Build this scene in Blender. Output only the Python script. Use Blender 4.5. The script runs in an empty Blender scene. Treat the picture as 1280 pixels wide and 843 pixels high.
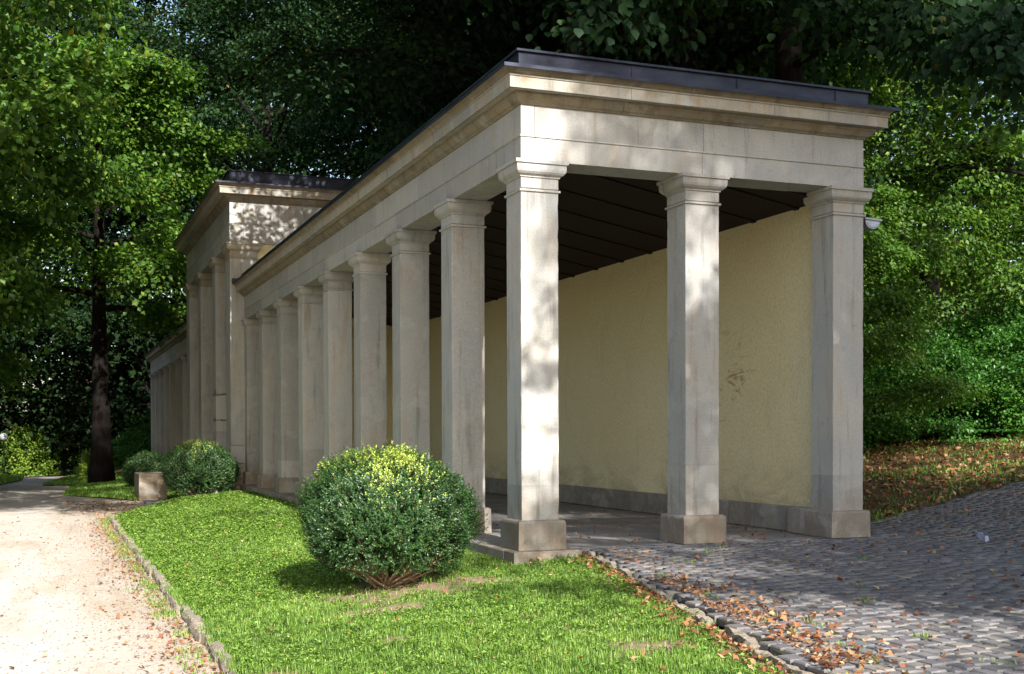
import bpy, bmesh, math, random
import numpy as np
from mathutils import Matrix, Vector
random.seed(7)
S = bpy.context.scene
COL = S.collection
R = math.radians

# ------------------------------------------------------------------ camera
cam_data = bpy.data.cameras.new('camera')
cam = bpy.data.objects.new('camera', cam_data)
COL.objects.link(cam)
cam_data.sensor_width = 36.0
cam_data.lens = 1498.06 / 1280 * 36.0
cam_data.shift_y = 144.28 / 1280
cam_data.clip_start = 0.1
cam_data.clip_end = 1000
CP = np.array([-4.6094, -11.5489, 1.2033])
FW = np.array([0.36311980, 0.93162293, -0.01492403])
RT = np.array([0.93170717, -0.36319887, -0.00288597])
UP = np.array([0.00810903, 0.01285687, 0.99988447])
cam.matrix_world = Matrix(((RT[0], UP[0], -FW[0], CP[0]), (RT[1], UP[1], -FW[1], CP[1]),
                           (RT[2], UP[2], -FW[2], CP[2]), (0, 0, 0, 1)))
S.camera = cam

# ------------------------------------------------------------------ light
SUN_EL, SUN_AZ = R(33), R(1.0)          # azimuth measured from -Y towards +X
world = bpy.data.worlds.new('World')
S.world = world
world.use_nodes = True
nt = world.node_tree
sky = nt.nodes.new('ShaderNodeTexSky')
sky.sky_type = 'NISHITA'
sky.sun_disc = False
sky.sun_elevation = SUN_EL
sky.sun_rotation = math.pi - SUN_AZ
sky.air_density = 1.2
sky.dust_density = 2.0
nt.links.new(sky.outputs[0], nt.nodes['Background'].inputs[0])
nt.nodes['Background'].inputs[1].default_value = 0.105
sd = bpy.data.lights.new('sun', 'SUN')
sd.energy = 5.0
sd.angle = R(0.53)
sd.color = (1.0, 0.965, 0.91)
sun = bpy.data.objects.new('sun', sd)
COL.objects.link(sun)
sv = Vector((math.sin(SUN_AZ) * math.cos(SUN_EL), -math.cos(SUN_AZ) * math.cos(SUN_EL), math.sin(SUN_EL)))
sun.rotation_euler = sv.to_track_quat('Z', 'Y').to_euler()
sun.location = (0, -20, 20)
S.view_settings.view_transform = 'Standard'
S.view_settings.look = 'None'
S.view_settings.exposure = 1.24
S.view_settings.gamma = 1
S.cycles.max_bounces = 6
S.cycles.transmission_bounces = 4
S.cycles.diffuse_bounces = 4

# ------------------------------------------------------------------ helpers
def view(P):
    d = np.asarray(P, float) - CP
    z = d @ FW
    zz = np.where(np.abs(z) < 1e-6, 1e-6, z)
    return 640 + 1498.06 * (d @ RT) / zz, 421.5 + 144.28 - 1498.06 * (d @ UP) / zz, z

def props(o, label=None, cat=None, group=None, kind=None):
    if label: o['label'] = label
    if cat: o['category'] = cat
    if group: o['group'] = group
    if kind: o['kind'] = kind
    return o

def link(name, me, m=None, parent=None, loc=None):
    o = bpy.data.objects.new(name, me)
    COL.objects.link(o)
    if m is not None and me is not None and not me.materials: me.materials.append(m)
    if loc is not None: o.location = loc
    if parent is not None: o.parent = parent
    return o

def empty(name, loc=(0, 0, 0), rz=0):
    o = bpy.data.objects.new(name, None)
    COL.objects.link(o)
    o.location = loc
    o.rotation_euler = (0, 0, rz)
    o.empty_display_size = 0.3
    return o

def npmesh(name, V, F, attrs=None, smooth=False):
    """V (n,3), F (m,k) uniform polygons"""
    V = np.asarray(V, np.float32); F = np.asarray(F, np.int32)
    me = bpy.data.meshes.new(name)
    k = F.shape[1]
    me.vertices.add(len(V)); me.vertices.foreach_set('co', V.ravel())
    me.loops.add(F.size); me.loops.foreach_set('vertex_index', F.ravel())
    me.polygons.add(len(F))
    me.polygons.foreach_set('loop_start', np.arange(0, F.size, k, dtype=np.int32))
    me.polygons.foreach_set('loop_total', np.full(len(F), k, np.int32))
    if smooth: me.polygons.foreach_set('use_smooth', np.ones(len(F), bool))
    me.update(calc_edges=True)
    if attrs:
        for n, a in attrs.items():
            at = me.attributes.new(n, 'FLOAT', 'POINT')
            at.data.foreach_set('value', np.asarray(a, np.float32))
    return me

class MB:
    def __init__(s): s.v = []; s.f = []
    def add(s, vs, fs):
        b = len(s.v); s.v += [tuple(v) for v in vs]; s.f += [tuple(i + b for i in f) for f in fs]
    def box(s, x0, x1, y0, y1, z0, z1, c=0.0):
        """box with optional chamfer c on all edges (via inset corners)"""
        if c <= 0:
            s.add([(x0,y0,z0),(x1,y0,z0),(x1,y1,z0),(x0,y1,z0),(x0,y0,z1),(x1,y0,z1),(x1,y1,z1),(x0,y1,z1)],
                  [(0,3,2,1),(4,5,6,7),(0,1,5,4),(1,2,6,5),(2,3,7,6),(3,0,4,7)]); return
        rings = [(z0, c), (z0 + c, 0), (z1 - c, 0), (z1, c)]
        s.sqloft(x0, x1, y0, y1, [(-o, z) for z, o in rings])
    def sqloft(s, x0, x1, y0, y1, prof):
        """prof: list of (outward offset, z) bottom to top"""
        vs = []
        for o, z in prof:
            vs += [(x0-o,y0-o,z),(x1+o,y0-o,z),(x1+o,y1+o,z),(x0-o,y1+o,z)]
        fs = [(3,2,1,0)]
        n = len(prof)
        for i in range(n-1):
            for k in range(4):
                a, b = i*4+k, i*4+(k+1) % 4
                fs.append((a, b, b+4, a+4))
        t = (n-1)*4
        fs.append((t, t+1, t+2, t+3))
        s.add(vs, fs)
    def tube(s, pts, rad, n=8, cap=True):
        pts = [Vector(p) for p in pts]
        vs = []; fs = []
        for i, p in enumerate(pts):
            d = (pts[min(i+1, len(pts)-1)] - pts[max(i-1, 0)]).normalized()
            a = d.orthogonal().normalized() if i == 0 else (a - d*a.dot(d)).normalized()
            b = d.cross(a)
            for k in range(n):
                t = 2*math.pi*k/n
                vs.append(p + (a*math.cos(t) + b*math.sin(t))*rad[i])
        for i in range(len(pts)-1):
            for k in range(n):
                fs.append((i*n+k, i*n+(k+1) % n, (i+1)*n+(k+1) % n, (i+1)*n+k))
        if cap:
            fs.append(tuple(range(n))[::-1]); fs.append(tuple((len(pts)-1)*n+k for k in range(n)))
        s.add(vs, fs)
    def lathe(s, prof, n=16, c=(0, 0)):
        vs = []; fs = []
        for r, z in prof:
            for k in range(n):
                t = 2*math.pi*k/n
                vs.append((c[0]+r*math.cos(t), c[1]+r*math.sin(t), z))
        for i in range(len(prof)-1):
            for k in range(n):
                fs.append((i*n+k, i*n+(k+1) % n, (i+1)*n+(k+1) % n, (i+1)*n+k))
        s.add(vs, fs)
    def mesh(s, name, smooth=False):
        me = bpy.data.meshes.new(name)
        me.from_pydata(s.v, [], s.f)
        if smooth:
            for p in me.polygons: p.use_smooth = True
        me.update()
        return me
    def build(s, name, m, parent=None, smooth=False, loc=None):
        return link(name, s.mesh(name, smooth), m, parent, loc)

# ------------------------------------------------------------------ materials
class N:
    def __init__(s, name):
        s.m = bpy.data.materials.new(name); s.m.use_nodes = True
        s.t = s.m.node_tree; s.t.nodes.clear()
        s.out = s.t.nodes.new('ShaderNodeOutputMaterial')
    def n(s, typ, ins=None, **kw):
        nd = s.t.nodes.new('ShaderNode' + typ)
        for k, v in kw.items(): setattr(nd, k, v)
        for k, v in (ins or {}).items():
            if isinstance(v, bpy.types.NodeSocket): s.t.links.new(v, nd.inputs[k])
            else: nd.inputs[k].default_value = v
        return nd
    def pos(s): return s.n('NewGeometry').outputs['Position']
    def noise(s, vec, scale, detail=4, rough=.55, dist=0):
        return s.n('TexNoise', {'Vector': vec, 'Scale': scale, 'Detail': detail, 'Roughness': rough, 'Distortion': dist}).outputs['Fac']
    def scalev(s, vec, sc):
        return s.n('VectorMath', {0: vec, 1: sc}, operation='MULTIPLY').outputs[0]
    def ramp(s, fac, stops, interp='LINEAR'):
        r = s.n('ValToRGB', {'Fac': fac}); cr = r.color_ramp; cr.interpolation = interp
        while len(cr.elements) < len(stops): cr.elements.new(0.5)
        for e, (p, c) in zip(cr.elements, stops):
            e.position = p
            e.color = (c[0], c[1], c[2], 1) if isinstance(c, (tuple, list)) else (c, c, c, 1)
        return r.outputs['Color']
    def mix(s, fac, a, b, blend='MIX'):
        nd = s.n('Mix', data_type='RGBA', blend_type=blend)
        for i, v in ((0, fac), (6, a), (7, b)):
            if isinstance(v, bpy.types.NodeSocket): s.t.links.new(v, nd.inputs[i])
            else: nd.inputs[i].default_value = v if i == 0 else (v[0], v[1], v[2], 1)
        return nd.outputs[2]
    def math(s, op, a, b=0.0, c=None, clamp=False):
        d = {0: a, 1: b}
        if c is not None: d[2] = c
        return s.n('Math', d, operation=op, use_clamp=clamp).outputs[0]
    def bump(s, h, strength=.3, dist=.01):
        return s.n('Bump', {'Height': h, 'Strength': strength, 'Distance': dist}).outputs[0]
    def pbsdf(s, color, rough=.8, normal=None, spec=.3, metal=0.0, extra=None):
        d = {'Base Color': color if isinstance(color, bpy.types.NodeSocket) else (*color, 1), 'Roughness': rough,
             'Specular IOR Level': spec, 'Metallic': metal}
        if normal is not None: d['Normal'] = normal
        if extra: d.update(extra)
        return s.n('BsdfPrincipled', d).outputs[0]
    def done(s, sh):
        s.t.links.new(sh, s.out.inputs[0]); return s.m

def stone_mat(name, grey, warm, ochre, warm_bias=.5, rough=.85):
    k = N(name); p = k.pos()
    rnd = k.n('ObjectInfo').outputs['Random']
    off = k.n('CombineXYZ', {0: k.math('MULTIPLY', rnd, 13.0), 1: 0.0, 2: k.math('MULTIPLY', rnd, 7.0)}).outputs[0]
    pv = k.n('VectorMath', {0: p, 1: off}, operation='ADD').outputs[0]
    n1 = k.noise(pv, 1.3, 5, .6, .4)
    n2 = k.noise(k.scalev(pv, (3.2, 3.2, .55)), 1.6, 5, .6, .6)
    grain = k.noise(p, 55, 4, .7)
    speck = k.noise(p, 190, 2, .6)
    c = k.mix(k.ramp(n1, [(.38, 0.0), (.66, 1.0)]), grey, warm)
    c = k.mix(k.math('MULTIPLY', k.ramp(n2, [(.50, 0.0), (.72, 1.0)]), warm_bias), c, ochre)
    # block to block variation
    bl = k.math('MULTIPLY_ADD', rnd, .30, .83)
    c = k.mix(1.0, c, k.n('CombineColor', {0: bl, 1: bl, 2: bl}).outputs[0], 'MULTIPLY')
    # dark weathering streaks
    st = k.noise(k.scalev(p, (9, 9, .7)), 1.0, 5, .65)
    c = k.mix(k.math('MULTIPLY', k.ramp(st, [(.55, 0.0), (.70, 1.0)]), .5), c, (.13, .12, .10))
    blot = k.noise(pv, 6.5, 6, .7, .3)
    c = k.mix(k.math('MULTIPLY', k.ramp(blot, [(.58, 0.0), (.75, 1.0)]), .35), c, (.17, .15, .12))
    zz = k.n('SeparateXYZ', {0: p}).outputs[2]
    low = k.ramp(zz, [(.10, 1.0), (.75, 0.0)])
    st2 = k.noise(pv, 3.2, 6, .7, .8)
    c = k.mix(k.math('MULTIPLY', k.math('MULTIPLY', k.ramp(st2, [(.40, 0.0), (.56, 1.0)]), low), .5), c, (.19, .13, .085))
    pal = k.noise(pv, 2.1, 5, .65, .5)
    c = k.mix(k.math('MULTIPLY', k.ramp(pal, [(.54, 0.0), (.62, 1.0)]), .35), c, (.50, .48, .44))
    g2 = k.ramp(grain, [(.3, .84), (.7, 1.12)])
    c = k.mix(1.0, c, g2, 'MULTIPLY')
    h = k.math('ADD', k.math('MULTIPLY', grain, .6), k.math('MULTIPLY', speck, .3))
    h = k.math('ADD', h, k.math('MULTIPLY', blot, 1.0))
    return k.done(k.pbsdf(c, rough, k.bump(h, .35, .006), .25))

M = {}
M['stone'] = stone_mat('sandstone', (.395, .39, .378), (.455, .432, .39), (.40, .30, .20), .45)
M['stone_warm'] = stone_mat('ochre_sandstone', (.35, .335, .30), (.41, .36, .28), (.40, .26, .13), .7)
M['stone_dirty_shaded'] = stone_mat('weathered_shaded_sandstone', (.25, .22, .175), (.30, .24, .155), (.14, .105, .065), .85)  # dirt plus the shade under the cornice, both put into the colour
M['stone_low'] = stone_mat('plinth_sandstone', (.27, .26, .24), (.34, .30, .24), (.30, .20, .13), .6, .9)

k = N('yellow_render'); p = k.pos()
a = k.noise(k.scalev(p, (1, 1, .8)), 34, 4, .7, .6); b = k.noise(p, 1.1, 4, .6); d = k.noise(p, 110, 2)
c = k.mix(k.ramp(b, [(.3, 0.0), (.7, 1.0)]), (.90, .765, .455), (.93, .82, .53))
sc = k.noise(k.scalev(p, (4, 1.6, 5)), 1.5, 6, .75, 1.2)
band = k.n('VectorMath', {0: p, 1: (4.0, 2.4, 1.85)}, operation='DISTANCE').outputs['Value']
c = k.mix(k.math('MULTIPLY', k.math('MULTIPLY', k.ramp(sc, [(.56, 0.0), (.62, 1.0)]), k.ramp(band, [(.2, 1.0), (1.0, 0.0)])), .7), c, (.36, .19, .06))
zz = k.n('SeparateXYZ', {0: p}).outputs[2]
dm = k.noise(k.scalev(p, (1, .7, 1.5)), 1.6, 6, .7, .6)
damp = k.math('MULTIPLY', k.ramp(zz, [(.30, 1.0), (.95, 0.0)]), k.ramp(dm, [(.40, 0.0), (.6, 1.0)]))
c = k.mix(k.math('MULTIPLY', damp, .55), c, (.38, .31, .20))
pt = k.noise(k.scalev(p, (1, 1, .4)), 2.6, 6, .75, 1.0)
c = k.mix(k.math('MULTIPLY', k.ramp(pt, [(.54, 0.0), (.66, 1.0)]), .16), c, (.50, .42, .27))
c = k.mix(1.0, c, k.ramp(a, [(.3, .78), (.7, 1.08)]), 'MULTIPLY')
M['render'] = k.done(k.pbsdf(c, .9, k.bump(k.math('ADD', a, k.math('MULTIPLY', d, .35)), .9, .022), .15))

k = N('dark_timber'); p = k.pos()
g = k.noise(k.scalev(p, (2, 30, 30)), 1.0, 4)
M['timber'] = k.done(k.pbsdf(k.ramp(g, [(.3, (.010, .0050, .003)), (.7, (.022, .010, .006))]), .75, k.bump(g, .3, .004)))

k = N('zinc_sheet'); p = k.pos()
g = k.noise(k.scalev(p, (1.2, 1.2, 4)), 1.4, 5, .6); f = k.noise(p, 30, 3)
M['zinc'] = k.done(k.pbsdf(k.ramp(g, [(.3, (.014, .018, .032)), (.7, (.05, .058, .088))]),
                           k.ramp(f, [(.3, .38), (.7, .62)]), k.bump(g, .15, .01), .5, .55))

def leaf_mat(name, stops, transl=.35, gloss=.5, rnd_w=.5, spec=.4):
    k = N(name)
    tone = k.n('Attribute', attribute_name='tone').outputs['Fac']
    rnd = k.n('NewGeometry').outputs['Random Per Island']
    f = k.math('ADD', k.math('MULTIPLY', tone, 1 - rnd_w), k.math('MULTIPLY', rnd, rnd_w))
    c = k.ramp(f, stops)
    pb = k.pbsdf(c, gloss, None, spec)
    c2 = k.mix(1.0, c, (1.5, 1.55, .7), 'MULTIPLY')
    tr = k.n('BsdfTranslucent', {'Color': c2}).outputs[0]
    return k.done(k.n('MixShader', {0: transl, 1: pb, 2: tr}).outputs[0])

M['leaf_maple'] = leaf_mat('maple_leaves', [(.0, (.02, .05, .010)), (.4, (.055, .13, .016)), (.75, (.13, .24, .028)), (.93, (.26, .32, .045)), (1.0, (.36, .19, .03))], .4)
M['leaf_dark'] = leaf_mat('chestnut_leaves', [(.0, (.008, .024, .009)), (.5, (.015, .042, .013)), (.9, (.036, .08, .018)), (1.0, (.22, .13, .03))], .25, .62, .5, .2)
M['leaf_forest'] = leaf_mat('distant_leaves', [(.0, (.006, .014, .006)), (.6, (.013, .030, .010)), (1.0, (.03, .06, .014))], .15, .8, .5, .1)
M['leaf_light'] = leaf_mat('hazel_leaves', [(.0, (.03, .08, .012)), (.5, (.06, .135, .018)), (.9, (.14, .23, .032)), (1.0, (.26, .25, .05))], .38)
M['leaf_bright'] = leaf_mat('sunny_leaves', [(.0, (.06, .12, .015)), (.5, (.14, .24, .03)), (1.0, (.30, .38, .06))], .4)
M['leaf_ivy'] = leaf_mat('shrub_leaves', [(.0, (.016, .062, .014)), (.5, (.045, .14, .022)), (1.0, (.12, .26, .035))], .28, .4)
M['leaf_box'] = leaf_mat('box_leaves', [(.0, (.015, .042, .015)), (.35, (.038, .095, .028)), (.58, (.095, .17, .045)), (.65, (.26, .18, .08)), (.72, (.26, .38, .05)), (1.0, (.50, .58, .12))], .22, .3, .34)
M['grass'] = leaf_mat('grass_leaves', [(.0, (.04, .085, .014)), (.3, (.10, .19, .025)), (.6, (.165, .29, .042)), (.85, (.28, .39, .075)), (.96, (.46, .42, .18)), (1.0, (.50, .38, .20))], .3, .5, .6)
M['litter'] = leaf_mat('dead_leaves', [(.0, (.05, .025, .015)), (.3, (.16, .06, .025)), (.55, (.28, .105, .04)), (.75, (.34, .20, .10)), (.92, (.44, .33, .19)), (1.0, (.55, .36, .03))], .12, .6, .75)

k = N('bark'); p = k.pos()
g = k.noise(k.scalev(p, (9, 9, 1.6)), 1.0, 6, .7, .5); b = k.noise(p, 1.5, 3)
c = k.mix(k.ramp(b, [(.45, 0.0), (.7, 1.0)]), k.ramp(g, [(.3, (.004, .003, .0026)), (.7, (.017, .012, .010))]), (.018, .016, .014))
M['bark'] = k.done(k.pbsdf(c, .95, k.bump(g, 1.0, .05), .1))
k = N('box_stem'); p = k.pos(); g = k.noise(p, 40, 3)
M['stem'] = k.done(k.pbsdf(k.ramp(g, [(.3, (.16, .10, .06)), (.7, (.36, .25, .17))]), .9))

k = N('gravel_path'); p = k.pos()
a = k.noise(p, 1.1, 5, .6); b = k.noise(p, 90, 3, .7); vo = k.n('TexVoronoi', {'Vector': p, 'Scale': 75.0}).outputs['Color']
v1 = k.n('SeparateColor', {0: vo}).outputs[0]
c = k.mix(k.ramp(a, [(.35, 0.0), (.65, 1.0)]), (.50, .45, .395), (.59, .535, .475))
e1 = k.noise(k.scalev(p, (1.6, .35, 1)), 1.2, 6, .7, .4)
c = k.mix(k.math('MULTIPLY', k.ramp(e1, [(.48, 0.0), (.70, 1.0)]), .7), c, (.42, .33, .24))
c = k.mix(1.0, c, k.ramp(v1, [(0, .74), (1, 1.12)]), 'MULTIPLY')
x = k.n('SeparateXYZ', {0: p}).outputs[0]
edge = k.math('ADD', k.ramp(k.math('MULTIPLY_ADD', x, .8, 3.85), [(.0, 0.0), (1.0, 1.0)]), k.math('MULTIPLY_ADD', a, 1.2, -.75))
c = k.mix(k.math('MULTIPLY', edge, .6, clamp=True), c, (.30, .22, .13))
M['path'] = k.done(k.pbsdf(c, .95, k.bump(k.math('ADD', b, v1), .5, .008), .1))

k = N('soil_and_humus'); p = k.pos()
a = k.noise(p, .8, 6, .65); b = k.noise(p, 24, 5, .7)
c = k.ramp(b, [(.3, (.045, .032, .02)), (.6, (.12, .075, .04)), (.8, (.22, .13, .06))])
c = k.mix(k.ramp(a, [(.45, 0.0), (.65, .6)]), c, (.05, .075, .02))
M['soil'] = k.done(k.pbsdf(c, .95, k.bump(b, .8, .03), .1))

k = N('lawn_soil'); p = k.pos()
dirt = k.n('Attribute', attribute_name='dirt').outputs['Fac']
b = k.noise(p, 30, 5, .7); a = k.noise(p, 3, 4)
c = k.ramp(b, [(.3, (.035, .06, .012)), (.7, (.08, .13, .025))])
c = k.mix(dirt, c, k.ramp(b, [(.3, (.17, .11, .07)), (.7, (.36, .26, .18))]))
M['lawn'] = k.done(k.pbsdf(c, .95, k.bump(b, .8, .02), .1))

k = N('granite_sett'); p = k.pos()
rnd = k.n('NewGeometry').outputs['Random Per Island']; r2 = k.n('ObjectInfo').outputs['Random']
t = k.math('FRACT', k.math('ADD', rnd, k.math('MULTIPLY', r2, 3.7)))
b = k.noise(p, 70, 4, .7); a = k.noise(p, 1.3, 4); f = k.noise(p, 12, 4, .6)
c = k.ramp(t, [(.0, (.115, .107, .108)), (.4, (.138, .130, .132)), (.85, (.168, .159, .158)), (1.0, (.21, .185, .15))])
c = k.mix(k.math('MULTIPLY', k.ramp(a, [(.5, 0.0), (.7, 1.0)]), .35), c, (.19, .16, .13))
c = k.mix(1.0, c, k.ramp(b, [(.3, .75), (.7, 1.2)]), 'MULTIPLY')
M['cobble'] = k.done(k.pbsdf(c, .74, k.bump(k.math('ADD', b, k.math('MULTIPLY', f, 2)), .5, .006), .4))
k = N('joint_sand'); p = k.pos(); b = k.noise(p, 60, 4, .7); a = k.noise(p, 2.2, 4)
c = k.mix(k.ramp(a, [(.5, 0.0), (.6, 1.0)]), k.ramp(b, [(.3, (.018, .015, .012)), (.7, (.05, .04, .03))]), (.045, .045, .02))
M['joint'] = k.done(k.pbsdf(c, .95, k.bump(b, .7, .01), .1))
k = N('rough_edging_stone'); p = k.pos(); b = k.noise(k.scalev(p, (1, 1, 3)), 22, 6, .75, .5); a = k.noise(p, 5, 4)
c = k.mix(k.ramp(a, [(.4, 0.0), (.6, 1.0)]), k.ramp(b, [(.3, (.14, .115, .09)), (.7, (.44, .38, .31))]), (.30, .25, .19))
M['edging'] = k.done(k.pbsdf(c, .95, k.bump(b, 1.0, .025), .1))
k = N('floor_slab'); p = k.pos(); b = k.noise(p, 40, 4, .7); a = k.noise(p, 1.6, 5, .65, .4)
c = k.mix(k.ramp(a, [(.35, 0.0), (.65, 1.0)]), (.17, .165, .165), (.27, .25, .235))
c = k.mix(1.0, c, k.ramp(b, [(.3, .8), (.7, 1.12)]), 'MULTIPLY')
M['floor'] = k.done(k.pbsdf(c, .8, k.bump(b, .3, .006), .3))
k = N('moss'); M['moss'] = k.done(k.pbsdf(k.ramp(k.noise(k.pos(), 20, 4), [(.3, (.10, .11, .06)), (.7, (.24, .24, .15))]), .95))
def plain(name, c, rough=.5, metal=0.0, extra=None):
    k = N(name); g = k.noise(k.pos(), 18, 3)
    cc = k.mix(1.0, c, k.ramp(g, [(.3, .88), (.7, 1.06)]), 'MULTIPLY')
    return k.done(k.pbsdf(cc, rough, None, .4, metal, extra))
M['lamp_grey'] = plain('lamp_housing', (.42, .45, .50), .4, .3)
M['lamp_dark'] = plain('lamp_bracket', (.03, .035, .05), .5)
M['lamp_glass'] = plain('lamp_glass', (.50, .58, .70), .12, 0)
M['globe'] = plain('opal_globe', (.80, .82, .86), .25, 0)
M['green_post'] = plain('painted_post', (.03, .06, .04), .5)
M['paper'] = plain('paper', (.36, .40, .52), .7)

# ------------------------------------------------------------------ terrain functions (numpy)
def sm(t): t = np.clip(t, 0, 1); return t*t*(3-2*t)
def path_z(x, y): return -.40 - .012*np.maximum(0, y-20) - .07*np.maximum(0, y-52)
def cob_z(x, y):
    r = ((x-4.9) + np.sqrt((x-4.9)**2 + .16))/2
    return -.006 + .018*np.minimum(0, y) + .1*r + .03*np.maximum(0, y-1)*sm(r/3)
def edge_x(y): return .78 + .24*y
def lawn_z(x, y):
    xr = np.where(y > -.15, -.15, edge_x(y))
    e = np.where(y > -.15, -.13, cob_z(x*0, y) - .075)
    t = np.clip((x + 3.45)/(xr + 3.45), 0, 1)
    und = .012*np.sin(x*3.1 + y*1.3) + .010*np.sin(y*2.3 - x*1.7)
    return -.35 + (e + .35)*(.35*t + .65*sm(t)) + und*sm((t)*(1-t)*8)
def bare(x, y):
    """bare earth patches on the lawn, 0..1"""
    w = .18*np.sin(x*9+y*5) + .16*np.sin(y*13-x*6) + .16*np.sin(x*31+4*np.sin(y*17)) + .14*np.sin(y*37+3*np.sin(x*23))
    def el(cx, cy, rx, ry, a=0):
        c, s_ = math.cos(a), math.sin(a); dx, dy = x-cx, y-cy
        return 1 - np.sqrt(((dx*c+dy*s_)/rx)**2 + ((-dx*s_+dy*c)/ry)**2) + w
    m = np.maximum.reduce([el(-1.55, -.75, .95, .85), el(-2.0, -1.7, .55, .25), el(-.85, -1.0, .55, .3), el(-3.2, -4.2, .42, .55),
                           el(-1.0, -4.55, .42, .32), el(-2.3, -3.2, .22, .16), el(-1.1, 17.9, 1.0, .9), el(-.45, -5.0, .5, .16, .9)])
    return np.clip(m*1.8, 0, 1)

def back_z(x, y):
    r = np.maximum(0, x-4.7)
    rise = .1*np.minimum(r, 30) + .03*np.maximum(0, y-1)*sm(r/3)
    left = path_z(x, y)
    foot = -.22
    t = sm((x + 3.6)/3.2)
    base = left + (foot - left)*t
    return np.where(x > 4.7, foot + (rise + .2)*sm(r/1.0), base)

# ground sheet
def grid(x, y, zf):
    X, Y = np.meshgrid(x, y)
    Z = zf(X, Y)
    V = np.stack([X, Y, Z], -1).reshape(-1, 3)
    nx, ny = len(x), len(y)
    i = np.arange(nx-1); j = np.arange(ny-1)
    I, J = np.meshgrid(i, j); a = (J*nx + I).ravel()
    return V, np.stack([a, a+1, a+1+nx, a+nx], -1)
gx = np.concatenate([np.linspace(-400, -40, 12), np.linspace(-30, -8, 16), np.arange(-7, 14, .5), np.linspace(15, 45, 16), np.linspace(60, 400, 10)])
gy = np.concatenate([np.linspace(-400, -40, 12), np.arange(-30, 60, 1.0), np.linspace(62, 110, 20), np.linspace(130, 400, 8)])
def gfun(x, y):
    z = back_z(x, y)
    front = (y < .3)
    zz = np.where(front & (x > edge_x(y)-.3), cob_z(x, y) - .06, z)
    zz = np.where(front & (x <= edge_x(y)-.3) & (x > -3.6), lawn_z(x, y) - .0, zz)
    out = zz - .07
    d_ = np.hypot(x+4.6, y+11.5)
    return np.where(y > 150, np.minimum(out, 1.5), out) + np.where(y > 0, 11*sm((d_-112)/30), 0)
V, F = grid(gx, gy, gfun)
ground = link('ground', npmesh('ground', V, F, smooth=True), M['soil'])
props(ground, 'dark woodland soil under the trees', None, None, 'structure')

def strip(name, ys, xl, xr, zf, n, m, off=0.0, attrs=None):
    V = []; ys = np.asarray(ys, float)
    for y in ys:
        x = np.linspace(xl(y), xr(y), n)
        V.append(np.stack([x, np.full(n, y), zf(x, np.full(n, y)) + off], -1))
    V = np.concatenate(V)
    ny = len(ys); I, J = np.meshgrid(np.arange(n-1), np.arange(ny-1)); a = (J*n + I).ravel()
    F = np.stack([a, a+1, a+1+n, a+n], -1)
    return link(name, npmesh(name, V, F, attrs(V) if attrs else None, True), m)
def pl(pts):
    xs = [q[0] for q in pts]; vs = [q[1] for q in pts]
    return lambda y: float(np.interp(y, xs, vs))
path_l = pl([(-60, -14), (-11, -9.5), (0, -7.2), (20, -6.4), (35, -6.25), (43, -5.5), (56, -5.6), (82, -5)])
path_r = pl([(-60, 4), (-11, -2.2), (-7, -2.9), (-5, -3.2), (-3, -3.38), (12, -3.42), (13.6, -3.2), (15.3, -1.2), (18.6, -1.0), (18.9, -2.5), (23.6, -4.15), (30.5, -3.85), (31.0, -2.6), (33.5, -2.4), (34, -4.75), (45, -3.9), (56, -2.8), (82, -.5)])
path = strip('path', np.concatenate([np.linspace(-60, -12, 20), np.arange(-11.5, 82, .25)]), path_l, path_r, path_z, 12, M['path'], 0.0)
props(path, 'pale sandy gravel path along the lawn', None, None, 'structure')

def lawn_l(y): return -3.42 + (2.3*((y-11.5)/5.4)**2 if y > 11.5 else 0) + (0.0 if y > -5 else (-(y+5))*.12)
def lawn_r(y): return -.16 if y > -.16 else edge_x(y) - .02
lawn = strip('lawn', np.concatenate([np.arange(-11, -.2, .08), np.arange(-.17, 16.9, .12)]), lawn_l, lawn_r, lawn_z, 44, M['lawn'], 0.0,
             lambda V: {'dirt': bare(V[:, 0], V[:, 1])})
props(lawn, 'lawn between the path and the colonnade', None, None, 'structure')
def lawn2_z(x, y): return path_z(x, y) + .005 + .26*sm((x + 4.2)/4.2)*sm((y - 18.9)/3.5)
l2l = pl([(19.0, -2.5), (23.6, -4.15), (30.5, -3.85), (36, -3.0), (44, -3.0)])
lawn2 = strip('far_lawn', np.arange(19.0, 44, .5), l2l, lambda y: -.4, lawn2_z, 12, M['lawn'], .0, lambda V: {'dirt': V[:, 0]*0 + .1})
props(lawn2, 'shaded lawn beyond the middle block of the colonnade', None, None, 'structure')
def strip3_z(x, y): return path_z(x, y) + .03
lawn3 = strip('grass_verge', np.arange(34, 54, .5), pl([(34, -4.7), (45, -3.85), (54, -2.9)]), pl([(34, -3.3), (45, -2.7), (54, -1.5)]), strip3_z, 6, M['lawn'], 0, lambda V: {'dirt': V[:, 0]*0})
props(lawn3, 'small grass verge at the bend of the path', None, None, 'structure')
lawn4 = strip('left_verge', np.arange(14, 60, .5), lambda y: path_l(y)-9, lambda y: path_l(y)-.02, strip3_z, 6, M['lawn'], 0, lambda V: {'dirt': V[:, 0]*0 + .15})
props(lawn4, 'grass verge on the far side of the gravel path', None, None, 'structure')

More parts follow.
